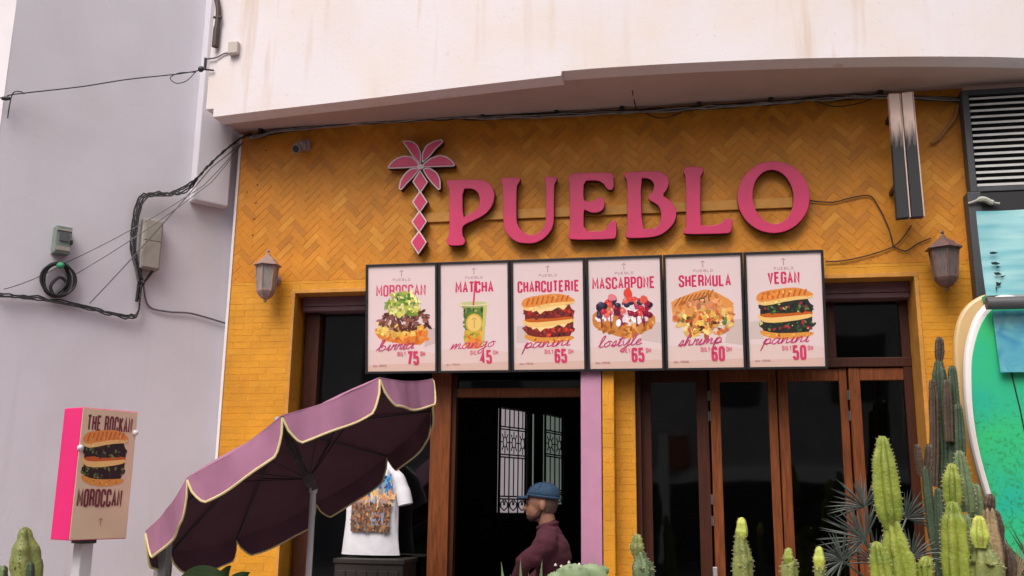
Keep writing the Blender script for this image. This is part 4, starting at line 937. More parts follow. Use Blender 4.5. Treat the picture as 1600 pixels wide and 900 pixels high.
# ------------------------------------------------------------------ edge-on hanging boards, upper right
for i, (pa, pb, pc, pd) in enumerate((((1389, 146), (1405, 146), (1402, 341), (1421, 339)), ((1409, 145), (1425, 143), (1425, 339), (1443, 338)))):
    Yf, Yb2 = -.30, -.24
    TL, TR, BL, BR = at(*pa, Yf), at(*pb, Yf), at(*pc, Yf), at(*pd, Yf)
    t = thing('projecting_board', ('left' if i == 0 else 'right')+' of two narrow boards projecting from the wall, pale top and black below', 'board', ((TL.x+TR.x)/2, -.2, BL.z), 'pair of boards seen edge on')
    d = Vector((0, Yb2-Yf, 0)); mk = .36
    mid0, mid1 = TL.lerp(BL, mk), TR.lerp(BR, mk)
    def rag(c0, c1, c2, c3): mb = MB(); mb.hexa([c3, c2, c2+d, c3+d, c0, c1, c1+d, c0+d]); return mb
    burnt = MATS.get('burnt') or None
    if burnt is None:
        m = bpy.data.materials.new('charred_edge'); m.use_nodes = True; n = m.node_tree.nodes; l = m.node_tree.links; b = n['Principled BSDF']; b.inputs['Roughness'].default_value = .8
        tc = n.new('ShaderNodeTexCoord'); sp = n.new('ShaderNodeSeparateXYZ'); l.new(tc.outputs['Object'], sp.inputs[0])
        mp = n.new('ShaderNodeMapping'); mp.inputs['Scale'].default_value = (1, 1, .12); l.new(tc.outputs['Object'], mp.inputs[0])
        z = n.new('ShaderNodeTexNoise'); z.inputs['Scale'].default_value = 60; l.new(mp.outputs[0], z.inputs['Vector'])
        ma = n.new('ShaderNodeMath'); ma.operation = 'MULTIPLY_ADD'; ma.inputs[1].default_value = .25; l.new(z.outputs[0], ma.inputs[0]); l.new(sp.outputs['Z'], ma.inputs[2])
        r = n.new('ShaderNodeMapRange'); r.inputs[1].default_value = .66; r.inputs[2].default_value = .86; l.new(ma.outputs[0], r.inputs[0])
        mx = n.new('ShaderNodeMix'); mx.data_type = 'RGBA'; mx.inputs[6].default_value = (.025, .026, .028, 1); mx.inputs[7].default_value = (.90, .68, .58, 1)
        l.new(r.outputs[0], mx.inputs[0]); l.new(mx.outputs[2], b.inputs['Base Color']); MATS['burnt'] = m; burnt = m
    rag(TL, TR, BR, BL).build('edge_panel', burnt, t, bevel=.003)
    mb = MB(); a0, b0 = TR+Vector((.0015, 0, 0)), BR+Vector((.0015, 0, 0)); mb.hexa([b0, b0+Vector((.008, 0, 0)), b0+Vector((.008, 0, 0))+d, b0+d, a0, a0+Vector((.008, 0, 0)), a0+Vector((.008, 0, 0))+d, a0+d]); qq = (TL+TR)/2; mz = BL.z+.25; mb2 = MB(); mb2.box(qq.x-.012, qq.x+.012, Yb2+.001, -.003, qq.z-.12, qq.z-.09); xq = (BL.x+BR.x)/2; mb2.box(xq-.022, xq+.002, Yb2+.001, -.003, mz, mz+.03); split_build(mb2, 'wall_arm', blk, t); mb.build('face_sheet', mat('pale_board', (.58, .42, .36), .7), t)

# ------------------------------------------------------------------ louvred vent, upper right
YV = -.12
a0 = at(1503, 141, YV); a1 = at(1516, 300, YV); xv0 = (a0.x+a1.x)/2; zt_, zb_ = a0.z, a1.z; xv1 = xv0+.85
t = thing('louvred_vent', 'large dark framed louvre unit with pale slats at the upper right', 'vent', (xv0+.4, 0, zb_))
mb = MB(); mb.box(xv0, xv0+.045, YV, -.02, zb_, zt_); mb.box(xv0+.045, xv1, YV+.002, -.02, zt_-.035, zt_); mb.box(xv0+.045, xv1, YV+.002, -.02, zb_, zb_+.035); mb.box(xv1, xv1+.04, YV, -.02, zb_, zt_); mb.build('frame', frm, t, bevel=.004)
mb = MB(); mb.box(xv0+.045, xv1, -.05, -.03, zb_+.035, zt_-.04); mb.build('backing', blk, t)
nS = 15
for k in range(nS):
    z = zb_+.055+(zt_-zb_-.115)*k/(nS-1)
    mb = MB(); mb.hexa([(xv0+.05, YV+.015, z-.012), (xv1-.003, YV+.015, z-.012), (xv1-.003, YV+.05, z+.010), (xv0+.05, YV+.05, z+.010), (xv0+.05, YV+.015, z+.004), (xv1-.003, YV+.015, z+.004), (xv1-.003, YV+.05, z+.018), (xv0+.05, YV+.05, z+.018)])
    mb.build('slat', slatm, t)
mb = MB(); q = at(1518, 312, -.1); mb.box(q.x, q.x+.8, -.11, -.03, zb_-.20, zb_-.004); mb.build('bracket_box', blk, t, bevel=.004)
q = at(1535, 313, YV-.02); mb = MB(); mb.tube(smoothline([at(1513, 318, YV-.01), at(1535, 311, YV-.03), at(1548, 316, YV-.02), at(1562, 318, YV-.02)], 5), [.008]*4+[.02]*8+[.008]*4, 8); o = mb.build('rag', mat('pale_rag', (.45, .47, .40), .9), smooth=True); tag(o, 'scrap of pale cloth caught under the louvre unit', 'rag')

# ------------------------------------------------------------------ black post + turquoise banner + bar + print + surfboards (right edge)
mb = MB(); a = at(1511, 300, -.12); b = at(1530, 470, -.12)
mb.hexa([(b.x, -.12, 0), (b.x+.09, -.12, 0), (b.x+.09, -.01, 0), (b.x, -.01, 0), (a.x, -.12, a.z), (a.x+.09, -.12, a.z), (a.x+.09, -.01, a.z), (a.x, -.01, a.z)])
o = mb.build('black_post', frm, bevel=.006); tag(o, 'black upright post between the orange wall and the turquoise banner', 'post')
YS = -.55
m = bpy.data.materials.new('turquoise_print'); m.use_nodes = True; n = m.node_tree.nodes; l = m.node_tree.links; b = n['Principled BSDF']; b.inputs['Roughness'].default_value = .4
tc = n.new('ShaderNodeTexCoord'); mp = n.new('ShaderNodeMapping'); mp.inputs['Scale'].default_value = (.8, 1, 5); l.new(tc.outputs['Object'], mp.inputs[0]); z = n.new('ShaderNodeTexNoise'); z.inputs['Scale'].default_value = 3; l.new(mp.outputs[0], z.inputs['Vector'])
cr = n.new('ShaderNodeValToRGB'); cr.color_ramp.elements[0].position = .3; cr.color_ramp.elements[0].color = (.12, .42, .48, 1); cr.color_ramp.elements[1].position = .75; cr.color_ramp.elements[1].color = (.40, .66, .66, 1)
l.new(z.outputs[0], cr.inputs[0]); l.new(cr.outputs[0], b.inputs['Base Color']); turq = m
A0, A1 = at(1525, 330, YS), at(1541, 462, YS)
t = thing('turquoise_banner', 'turquoise printed banner with small black marks above the surfboards', 'banner', (A0.x+.4, YS, A1.z))
mb = MB(); rows = []
for i in range(9):
    f = i/8; rows.append([(A0.x+(A1.x-A0.x)*f+u*.9, YS+.012*math.sin(u*9+f*3), A0.z+(A1.z-A0.z)*f) for u in [k/12 for k in range(13)]])
mb.grid(rows); mb.grid([[(p[0], p[1]+.006, p[2]) for p in r_2] for r_2 in rows]); 
for e in (0, 8): mb.grid([rows[e], [(p[0], p[1]+.006, p[2]) for p in rows[e]]])
mb.grid([[r_2[0] for r_2 in rows], [(r_2[0][0], r_2[0][1]+.006, r_2[0][2]) for r_2 in rows]])
mb.build('cloth', turq, t, smooth=True)
a = Art(lambda x, y, d: at(x, y, YS-.016)+Vector((0, -d, 0)))
for sh in ([(1546, 394), (1553, 393), (1560, 395), (1554, 397), (1547, 397)], [(1548, 410), (1556, 409), (1563, 412), (1557, 414), (1550, 413)], [(1552, 426), (1560, 425), (1566, 429), (1556, 430)], [(1561, 432), (1572, 430), (1566, 434)], [(1556, 440), (1562, 442), (1565, 440), (1563, 446), (1557, 447)], [(1555, 447), (1558, 450), (1558, 456), (1556, 452)], [(1556, 415), (1565, 417), (1558, 419)]):
    a.poly(sh[::-1], (20, 40, 44))
a.mb.build('black_marks', printm, t)
B0 = at(1541, 474, -.74); rb = .040
mb = MB(); mb.tube([(B0.x, -.74, B0.z), (B0.x+1.0, -.74, B0.z)], rb, 16)
o = mb.build('rack_bar', mat('grey_bar', (.10, .10, .105), .35), smooth=True, bevel=.003); tag(o, 'dark grey round bar across the top of the surfboards', 'bar')
# surfboards
def board(outline, Y, th, mats, label, name='surfboard', rim=None, colface=None, group='surfboards on the rack'):
    wpts = [at(x, y, Y) for x, y in outline]; loop = [(p.x, p.z) for p in wpts]
    t = thing(name, label, 'surfboard', (sum(p[0] for p in loop)/len(loop), Y, min(p[1] for p in loop)), group)
    slab('hull', [[tuple(q) for q in smoothline([Vector(p) for p in loop], 5, True)]], Y+th/2, Y-th/2, (mats[0],), t, th*.42)
    return t, loop
out_b = [(1548, 459), (1520, 469), (1501, 489), (1491, 520), (1490, 560), (1496, 620), (1508, 680), (1526, 750), (1548, 815), (1575, 870), (1600, 915), (1650, 980), (1720, 960), (1700, 760), (1670, 600), (1630, 500), (1590, 466)]
t, _ = board(out_b, -.50, .05, [cream], 'cream surfboard standing behind the green one at the right edge')
mb = MB(); q = [at(x, y, -.545) for x, y in ((1535, 464), (1541, 461), (1543, 476), (1538, 473))]; mb.flat = True
g2 = mat('green_stripe', (.02, .28, .16), .35)
mb.face([v+Vector((0, .004, 0)) for v in q]); mb.hexa([q[3], q[2], q[2]+Vector((0, .03, 0)), q[3]+Vector((0, .03, 0)), q[0], q[1], q[1]+Vector((0, .03, 0)), q[0]+Vector((0, .03, 0))]); mb.build('green_stripe', g2, t)
out_g = [(1560, 462), (1540, 474), (1521, 498), (1508, 540), (1505, 580), (1508, 640), (1518, 700), (1536, 765), (1560, 830), (1590, 880), (1625, 930), (1690, 960), (1730, 900), (1720, 700), (1680, 560), (1630, 485), (1590, 464)]
t, _ = board(out_g, -.62, .06, [whiteg], 'green surfboard with a white rim and mottled lower deck at the right edge')
m = bpy.data.materials.new('green_deck'); m.use_nodes = True; n = m.node_tree.nodes; l = m.node_tree.links; b = n['Principled BSDF']; b.inputs['Roughness'].default_value = .3; b.inputs['Coat Weight'].default_value = .3
tc = n.new('ShaderNodeTexCoord'); z1 = n.new('ShaderNodeTexNoise'); z1.inputs['Scale'].default_value = 26; z1.inputs['Detail'].default_value = 5; z1.inputs['Distortion'].default_value = 1.5; l.new(tc.outputs['Object'], z1.inputs['Vector'])
z2 = n.new('ShaderNodeTexNoise'); z2.inputs['Scale'].default_value = 2.2; l.new(tc.outputs['Object'], z2.inputs['Vector'])
c1 = n.new('ShaderNodeValToRGB'); c1.color_ramp.elements[0].position = .3; c1.color_ramp.elements[0].color = (.02, .42, .32, 1); c1.color_ramp.elements[1].position = .65; c1.color_ramp.elements[1].color = (.04, .52, .17, 1); l.new(z2.outputs[0], c1.inputs[0])
r1 = n.new('ShaderNodeMapRange'); r1.inputs[1].default_value = .50; r1.inputs[2].default_value = .66; l.new(z1.outputs[0], r1.inputs[0])
sp = n.new('ShaderNodeSeparateXYZ'); l.new(tc.outputs['Object'], sp.inputs[0]); r2 = n.new('ShaderNodeMapRange'); r2.inputs[1].default_value = 1.32; r2.inputs[2].default_value = 1.08; l.new(sp.outputs['Z'], r2.inputs[0])
mu = n.new('ShaderNodeMath'); mu.operation = 'MULTIPLY'; l.new(r1.outputs[0], mu.inputs[0]); l.new(r2.outputs[0], mu.inputs[1]); mu2 = n.new('ShaderNodeMath'); mu2.operation = 'MULTIPLY'; mu2.inputs[1].default_value = .75; l.new(mu.outputs[0], mu2.inputs[0])
mx = n.new('ShaderNodeMix'); mx.data_type = 'RGBA'; l.new(mu2.outputs[0], mx.inputs[0]); l.new(c1.outputs[0], mx.inputs[6]); mx.inputs[7].default_value = (.03, .22, .04, 1); l.new(mx.outputs[2], b.inputs['Base Color']); deck = m
ins = [(x+8+(5 if x < 1560 else 0), y+6) if x < 1600 and y < 900 else (x-8, y-6) for x, y in out_g]
lp = [(p.x, p.z) for p in [at(x, y, -.655) for x, y in ins]]
slab('green_deck', [[tuple(q) for q in smoothline([Vector(p) for p in lp], 5, True)]], -.64, -.655, (deck,), t, .003)
mb = MB(); mb.tube(pth([(1573, 540), (1582, 590), (1594, 640), (1604, 690), (1625, 780)], -.657), .004, 6); mb.build('stringer', blk, t)
# blue print hanging over the boards
m = bpy.data.materials.new('sea_print'); m.use_nodes = True; n = m.node_tree.nodes; l = m.node_tree.links; b = n['Principled BSDF']; b.inputs['Roughness'].default_value = .2
tc = n.new('ShaderNodeTexCoord'); z = n.new('ShaderNodeTexNoise'); z.inputs['Scale'].default_value = 7; z.inputs['Distortion'].default_value = 1; l.new(tc.outputs['Object'], z.inputs['Vector'])
cr = n.new('ShaderNodeValToRGB'); cr.color_ramp.elements[0].position = .3; cr.color_ramp.elements[0].color = (.03, .22, .38, 1); cr.color_ramp.elements[1].position = .7; cr.color_ramp.elements[1].color = (.12, .42, .45, 1); l.new(z.outputs[0], cr.inputs[0]); l.new(cr.outputs[0], b.inputs['Base Color'])
q = [at(x, y, -.70) for x, y in ((1563, 582), (1553, 484))]; mb = MB(); mb.hexa([(q[0].x, -.705, q[0].z), (q[0].x+.5, -.705, q[0].z), (q[0].x+.5, -.70, q[0].z), (q[0].x, -.70, q[0].z), (q[1].x, -.665, q[1].z), (q[1].x+.5, -.665, q[1].z), (q[1].x+.5, -.66, q[1].z), (q[1].x, -.66, q[1].z)])
o = mb.build('blue_print', m, bevel=.001); tag(o, 'glossy blue sea print hanging from the bar over the green surfboard', 'poster')

# ------------------------------------------------------------------ parasol
par = thing('parasol', 'tilted mauve parasol with scalloped edge, cream piping and maroon underside', 'parasol', (-2.3, -1.5, 0))
Cc = Vector((-2.31364, -1.5, 1.7597)); e1 = Vector((-.63248, -.57704, -.37501)); e2 = Vector((.4635, -.72688, .3588)); nn = Vector((-.54957, .06086, .83323))
tip = [Cc+e1*math.cos(R(36*k))+e2*math.sin(R(36*k)) for k in range(10)]
apex = Cc+nn*.27; down = (-nn*.42+Vector((0, 0, -1))*.58).normalized()
def canopy(off, mat_, name):
    mb = MB(); N = 8
    for k in range(10):
        A, B = tip[k], tip[(k+1) % 10]; rows = []
        for i in range(N+1):
            f = i/N; L = apex.lerp(A, f); Rr = apex.lerp(B, f); row = []
            for j in range(7):
                g_ = j/6; sag = -.035*math.sin(math.pi*g_)*f*(1-.35*f)+.018*math.sin(math.pi*f)
                row.append(L.lerp(Rr, g_)+nn*(sag+off+.008*noise.noise((g_*5, f*3+k*7, 4))*f*math.sin(math.pi*g_)))
            rows.append(row)
        mb.grid(rows)
    return mb.build(name, mat_, par, smooth=True, sharp=8)
can = canopy(0, fabric, 'canopy'); canopy(-.006, inner_face, 'inner_face')
mbo, mbi, mbp = MB(), MB(), MB()
for k in range(10):
    A, B = tip[k], tip[(k+1) % 10]; out_n = ((A+B)/2-Cc); out_n = (out_n-nn*out_n.dot(nn)).normalized()
    M_ = 28; topr, botr = [], []
    D = .150 if k in (9, 0, 1, 2, 3) else .12
    for i in range(M_+1):
        u = i/M_; e = min(u, 1-u)
        dp = .014+D*(e/.13)**.6 if e < .13 else .014+D
        sag = -.035*math.sin(math.pi*u)*.65
        tp = A.lerp(B, u)+nn*sag
        fl = out_n*((.014*math.sin(u*math.pi*3+k*2)+.004) if k != 4 else -.03)
        topr.append(tp); botr.append(tp+down*dp+fl*(dp/D))
    mids = [topr[i].lerp(botr[i], .5)+out_n*.012*noise.noise((i*.35, k*3.7, 2)) for i in range(M_+1)]
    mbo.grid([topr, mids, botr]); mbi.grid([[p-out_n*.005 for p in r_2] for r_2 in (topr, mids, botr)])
    mbp.tube(botr, .0065, 6)
mbo.build('valance', fabric, par, smooth=True); mbi.build('valance_inner_face', inner_face, par, smooth=True); mbp.build('piping', piping, par, smooth=True)
hub = Cc-nn*.10
for k in range(10):
    mb = MB(); rp_ = apex.lerp(tip[k], .02)-nn*.02; mb.tube([rp_, apex.lerp(tip[k], .5)-nn*.014, tip[k]-nn*.012], .005, 6); rb_ = mb.build('rib', frm, par)
    mb = MB(); mb.tube([hub, apex.lerp(tip[k], .42)-nn*.02], .0035, 6); mb.build('strut', mat('dull_strut', (.035, .02, .025), .5, .3), rb_)
J = Cc-nn*.16
mb = MB(); mb.tube([apex-nn*.0, J], .016, 12); mb.tube([hub-nn*.03, hub+nn*.04], .032, 12); mb.tube([J+nn*.1, J-nn*.02], .024, 12); mb.tube([Cc+nn*.17, Cc+nn*.03], .026, 12); mb.build('tilting_pole', mat('sleeve_paint', (.13, .115, .11), .5), par, smooth=True)
mb = MB(); mb.tube([J, J-Vector((0, 0, .03))], .024, 12); mb.tube([J, (J.x, J.y, 0)], .018, 14); mb.build('pole', mat('pale_pole', (.62, .60, .62), .35, .1, var=.08), par, smooth=True)
mb = MB(); mb.lathe([(0, -.02), (.03, -.01), (.032, .012), (.02, .02), (.016, .035), (.022, .05), (.012, .07), (0, .075)], apex, nn, 14); mb.build('finial', mat('grey_finial', (.30, .33, .38), .5), par, smooth=True)
mb = MB(); mb.lathe([(0, 0), (.25, 0), (.25, .05), (.04, .08), (.03, .3), (0, .3)], (J.x, J.y, 0), n=24); mb.build('base', frm, par, smooth=True)
q = at(254, 880, -1.9); mb = MB(); mb.box(q.x-.036, q.x+.036, -1.93, -1.87, 0, at(254, 838, -1.9).z); o = mb.build('grey_post', mat('grey_post_paint', (.30, .28, .29), .5), bevel=.006); tag(o, 'short grey post under the low left end of the parasol', 'post')

# ------------------------------------------------------------------ light box sign on a pole
F0 = at(118, 740, -2.35)
fn = Vector((.925, -.38, 0)).normalized(); fr = Vector((.38, .925, 0)).normalized()     # face normal, face right
F0 = Vector((F0.x, F0.y, 0)); zt_ = at(126, 636, -2.35).z; zb_ = at(109, 845, -2.35).z; WB = .345; DB = .165
t = thing('light_box_sign', 'THE ROCKAN MOROCCAN sandwich sign box with hot pink side on a pole', 'sign', F0)
def lb_box(u0, u1, d0, d1, z0, z1, mb):
    q = [F0+fr*u0-fn*d0, F0+fr*u1-fn*d0, F0+fr*u1-fn*d1, F0+fr*u0-fn*d1]; mb.hexa([v+Vector((0, 0, z0)) for v in q]+[v+Vector((0, 0, z1)) for v in q])
mb = MB(); lb_box(0, WB, .0, DB, zb_, zt_, mb); body = mb.build('case', hotpink, t, bevel=.006)
mb = MB(); lb_box(.004, WB-.004, -.003, .002, zb_+.004, zt_-.004, mb); kp = mb.build('front_panel', mat('kraft_panel', (.72, .55, .37), .45, var=.12, scale=4), t, bevel=.001)
sx, sy = WB/100, (zt_-zb_)/170
a = Art(lambda x, y, d: F0+fr*(x*sx)+fn*(.0035+d)+Vector((0, 0, zb_+y*sy)))
DKT = (112, 44, 56)
a.word('THE ROCKAN', 10, 140, 80, 21, 3.0, DKT, .2)
panini(a, 6, 76, 1.02, [(52, 52, 36), (30, 24, 22), (110, 130, 60), (40, 30, 28), (70, 84, 44)], (36, 28, 26), None, 7)
a.word('MOROCCAN', 6, 42, 78, 23, 3.2, DKT, .2)
a.stroke([(50, 18), (50, 25)], 1, (150, 110, 90)); a.stroke([(47, 25), (50, 27.5), (53, 25)], 1, (150, 110, 90))
a.mb.build('print', printm, t)
mb = MB()
for (u, z) in ((.97, .83), (.02, .69)):
    mb.ell(F0+fr*(WB*u)+fn*.008+Vector((0, 0, zb_+(zt_-zb_)*z)), (.016, .016, .016), 8)
split_build(mb, 'fixing_cap', white, t, smooth=True)
mb = MB(); pc = F0+fr*(WB*.42)-fn*(DB*.5); pu = .036
q = [pc+fr*a_*pu+fn*b_*pu for a_, b_ in ((-1, -1), (1, -1), (1, 1), (-1, 1))]; mb.hexa([v for v in q]+[v+Vector((0, 0, zb_)) for v in q])
mb.build('pole', mat('white_pole', (.62, .60, .62), .35, var=.1), t, bevel=.004)
mb = MB(); q = [pc+fr*a_*.045+fn*b_*.045+Vector((0, 0, zb_-.02)) for a_, b_ in ((-1, -1), (1, -1), (1, 1), (-1, 1))]; mb.hexa(q+[v+Vector((0, 0, .0195)) for v in q]); mb.build('collar', frm, t)

# ------------------------------------------------------------------ T-shirt on a stand, on a dark cabinet
YTs = .02
def tp(px, py): p = at(px, py, YTs); return p
ts = thing('t_shirt', 'white t-shirt with a sunset city print hanging on a bust form', 'shirt', (tp(588, 800).x, YTs, tp(588, 866).z))
cx = tp(576, 800).x; zt_ = tp(590, 716).z; zb_ = tp(590, 868).z; sc_ = 1/208.
mb = MB(); H = zt_-zb_; rows = []
prof = [(0, .225, .075), (.06, .22, .075), (.25, .215, .07), (.45, .205, .07), (.62, .21, .075), (.76, .215, .07), (.86, .215, .06), (.93, .165, .045), (.98, .10, .04), (1.0, .075, .035)]
for f, a_, b_ in prof:
    row = []
    for k in range(40):
        t_ = 2*math.pi*k/40; wob = 1+.05*noise.noise((math.cos(t_)*3.5+f, math.sin(t_)*3.5, f*3))*(1.5-f)*1.6
        row.append((cx+a_*.98*math.cos(t_)*wob, YTs+.08+b_*math.sin(t_)*wob, zb_+H*f))
    rows.append(row)
mb.grid(rows, closed=True)
for s_ in (-1, 1):
    p = [Vector((cx+s_*.12, YTs+.08, zb_+H*.89)), Vector((cx+s_*.19, YTs+.08, zb_+H*.80)), Vector((cx+s_*.235, YTs+.075, zb_+H*.66)), Vector((cx+s_*.262, YTs+.07, zb_+H*.52))]
    mb.tube(smoothline(p, 5), [.045]*5+[.052]*5+[.058]*6, 14, caps=False)
shirt = mb.build('cloth', white, ts, smooth=True, sharp=60); md = shirt.modifiers.new('sub', 'SUBSURF'); md.levels = 1; md.render_levels = 1
def shf(x, y, d):
    u = x/100-.5; X = cx+.012+u*.30; ang = math.asin(max(-1, min(1, (X-cx)/.225))); return Vector((X, YTs+.08-.078*math.cos(ang)-.010-d, zb_+H*.24+y/100*H*.58))
a = Art(shf, .00001)
def strip(y0, y1, col):
    for i in range(8): a.poly([(i*12.5, y0), ((i+1)*12.5, y0), ((i+1)*12.5, y1), (i*12.5, y1)], col)
for y0, y1, c_ in ((88, 100, (36, 96, 170)), (80, 88, (70, 140, 196)), (72, 80, (130, 176, 200)), (64, 72, (226, 180, 110)), (56, 64, (230, 140, 76)), (46, 56, (160, 150, 160)), (0, 46, (120, 84, 60))): strip(y0, y1, c_)
a.confetti([(0, 50), (100, 50), (100, 78), (0, 78)], [(226, 180, 124), (204, 150, 116), (236, 206, 150), (150, 156, 172)], 60, 5, 14, 2.6)
a.confetti([(0, 74), (100, 74), (100, 98), (0, 98)], [(60, 130, 190), (110, 165, 200), (40, 100, 170), (190, 200, 200)], 60, 5, 15, 2.8)
a.confetti([(0, 0), (100, 0), (100, 48), (0, 52)], [(142, 108, 80), (96, 76, 64), (180, 140, 100), (126, 112, 104), (168, 100, 66), (84, 66, 58)], 260, 3, 4, 1.6)
a.poly([(55, 12), (85, 12), (85, 34), (55, 34)], (140, 150, 176)); a.script('neapht', 22, 84, 62, 4.5, 2, (20, 30, 60), .1)
a.mb.build('print', printm, ts)
mb = MB(); mb.lathe([(.0, 0), (.07, 0), (.065, .03), (.055, .05), (0, .055)], (cx, YTs+.08, zt_-.02), n=18); mb.build('neck_form', interior, ts)
mb = MB(); mb.tube([(cx, YTs+.08, zb_-.02), (cx, YTs+.08, zb_+.1)], .02, 10); mb.build('stand', frm, ts)
mb = MB(); zc = zb_-.02; x0c, x1c = tp(533, 880).x, tp(638, 880).x
mb.box(x0c-.01, x1c+.01, -.12, .24, zc-.03, zc); mb.box(x0c, x1c, -.11, .23, 0, zc-.031)
for i in range(6): mb.box(x0c+.02+i*.08, x0c+.085+i*.08, -.116, -.111, .1, zc-.08)
o = mb.build('cabinet', mat('old_dark_wood', (.022, .016, .014), .6, var=.5, scale=9), bevel=.004); tag(o, 'dark old wooden cabinet under the white t-shirt', 'cabinet')

# ------------------------------------------------------------------ person
YP = -.6
hc = at(846, 786, YP); PX, PZ = hc.x, hc.z
man = thing('person', 'person in a maroon jumper and blue cap standing side on before the doorway', 'person', (PX+.03, YP, 0))
def V(x, y, z): return Vector((PX+x, YP+y, z))
def cap2(mb, pts, rads, n=14):
    p = [Vector(q) for q in pts]
    for i in range(len(p)-1):
        m_ = 6; mb.tube([p[i].lerp(p[i+1], j/m_) for j in range(m_+1)], [rads[i]+(rads[i+1]-rads[i])*j/m_ for j in range(m_+1)], n)
    for q, r_2 in zip(p, rads): mb.ell(q, (r_2, r_2, r_2), 10)
hz = PZ
mb = MB()
mb.ell(V(.012, 0, hz+.02), (.098, .078, .105), 16)            # cranium
mb.ell(V(-.035, 0, hz-.045), (.062, .058, .075), 14)          # face
mb.ell(V(-.055, 0, hz-.085), (.038, .038, .035), 12)          # chin
cap2(mb, [V(-.088, 0, hz-.005), V(-.112, 0, hz-.038)], [.012, .015], 10)     # nose
mb.ell(V(-.108, 0, hz-.040), (.016, .018, .012), 8)
mb.ell(V(-.088, 0, hz-.066), (.016, .026, .009), 8); mb.ell(V(-.086, 0, hz-.078), (.015, .024, .009), 8)   # lips
mb.ell(V(-.088, 0, hz+.012), (.014, .055, .012), 8)           # brow
for s_ in (-1, 1):
    mb.ell(V(.018, s_*.080, hz-.018), (.020, .010, .033), 10); mb.ell(V(-.072, s_*.03, hz-.005), (.014, .014, .010), 8)
cap2(mb, [V(.025, 0, hz-.06), V(.045, 0, hz-.16), V(.06, 0, hz-.24)], [.056, .058, .07])
sh = hz-.208
mb.ell(V(.065, 0, sh-.13), (.105, .165, .17), 14); mb.ell(V(.06, 0, sh-.36), (.095, .145, .2), 14); mb.ell(V(.06, 0, sh-.52), (.10, .16, .13), 14)
arms = {}
for s_ in (-1, 1):
    S_ = V(.06, s_*.19, sh-.04); E_ = V(-.085 if s_ < 0 else -.05, s_*.22, sh-.27); H_ = V(-.13, s_*-.03+ (0 if s_ < 0 else 0), sh-.26)
    if s_ < 0: E_ = V(-.075, -.215, hz-.37); H_ = V(-.150, -.12, hz-.50)
    else: E_ = V(-.03, .215, sh-.27); H_ = V(-.15, .10, hz-.56)
    arms[s_] = (S_, E_, H_); cap2(mb, [S_, E_, H_], [.05, .038, .027])
    # hand: palm and five separate fingers tucked round the other arm
    d_ = (H_-E_).normalized(); upv = Vector((0, 0, 1)); sd_ = d_.cross(upv).normalized()
    palm_ = H_+d_*.045; mb.ell(palm_, (.028, .045, .038), 10)
    for fi in range(4):
        b0_ = palm_+d_*.035+upv*(.027-.018*fi); ln = (.072, .08, .074, .058)[fi]
        cap2(mb, [b0_-d_*.02, b0_+d_*ln*.45, b0_+d_*ln*.75+sd_*s_*-.018, b0_+d_*ln*.85+sd_*s_*-.04], [.0095, .009, .008, .007], 8)
    cap2(mb, [palm_+upv*.03, palm_+upv*.055+d_*.02, palm_+upv*.06+d_*.05], [.012, .010, .008], 8)
hips = sh-.56
for s_ in (-1, 1):
    cap2(mb, [V(.06, s_*.09, hips), V(.045, s_*.1, hips*.52), V(.075, s_*.1, .09)], [.095, .055, .038])
    cap2(mb, [V(.085, s_*.1, .045), V(-.03, s_*.105, .04), V(-.12, s_*.11, .025)], [.04, .036, .022])
remeshed(mb, 'body', skin, man, .0065, 4)
mb = MB()
mb.ell(V(.070, 0, sh-.12), (.125, .185, .165), 16); mb.ell(V(.062, 0, sh-.36), (.115, .165, .24), 16); mb.ell(V(.06, 0, sh-.54), (.12, .175, .12), 14)
cap2(mb, [V(.046, 0, sh+.058), V(.058, 0, sh-.01)], [.066, .09])
for s_ in (-1, 1):
    S_, E_, H_ = arms[s_]; cap2(mb, [V(.055, s_*.08, sh-.0), S_], [.07, .066]); cap2(mb, [S_, S_.lerp(E_, .5)+Vector((.01, 0, -.01)), E_, E_.lerp(H_, .9)], [.072, .068, .056, .042])
sw_ = remeshed(mb, 'jumper', sweat, man, .01, 5)
for v in sw_.data.vertices:
    v.co += v.normal*(.011*noise.noise(Vector((v.co.x*6+v.co.z*5, v.co.y*5, v.co.z*16)))+.005*noise.noise(Vector((v.co.x*16, v.co.y*14, v.co.z*30))))
# open the neck: the jumper's collar ring
mb = MB(); ring = [V(.040+.063*math.cos(a_*math.pi/8), .060*math.sin(a_*math.pi/8), sh+.066-.018*math.cos(a_*math.pi/8)*-1) for a_ in range(17)]; mb.tube(ring, .013, 8); mb.build('collar', sweat, man, smooth=True)
mb = MB()
for s_ in (-1, 1):
    cap2(mb, [V(.06, s_*.085, hips), V(.045, s_*.1, hips*.52), V(.07, s_*.1, .10)], [.115, .082, .068])
mb.ell(V(.06, 0, hips+.03), (.125, .18, .12), 12); remeshed(mb, 'trousers', denim, man, .014, 4)
for s_ in (-1, 1):
    mb = MB(); cap2(mb, [V(.085, s_*.1, .05), V(-.03, s_*.105, .048), V(-.125, s_*.11, .035)], [.048, .046, .034]); remeshed(mb, 'shoe', mat('shoe_leather', (.02, .018, .017), .5), man, .012, 3)
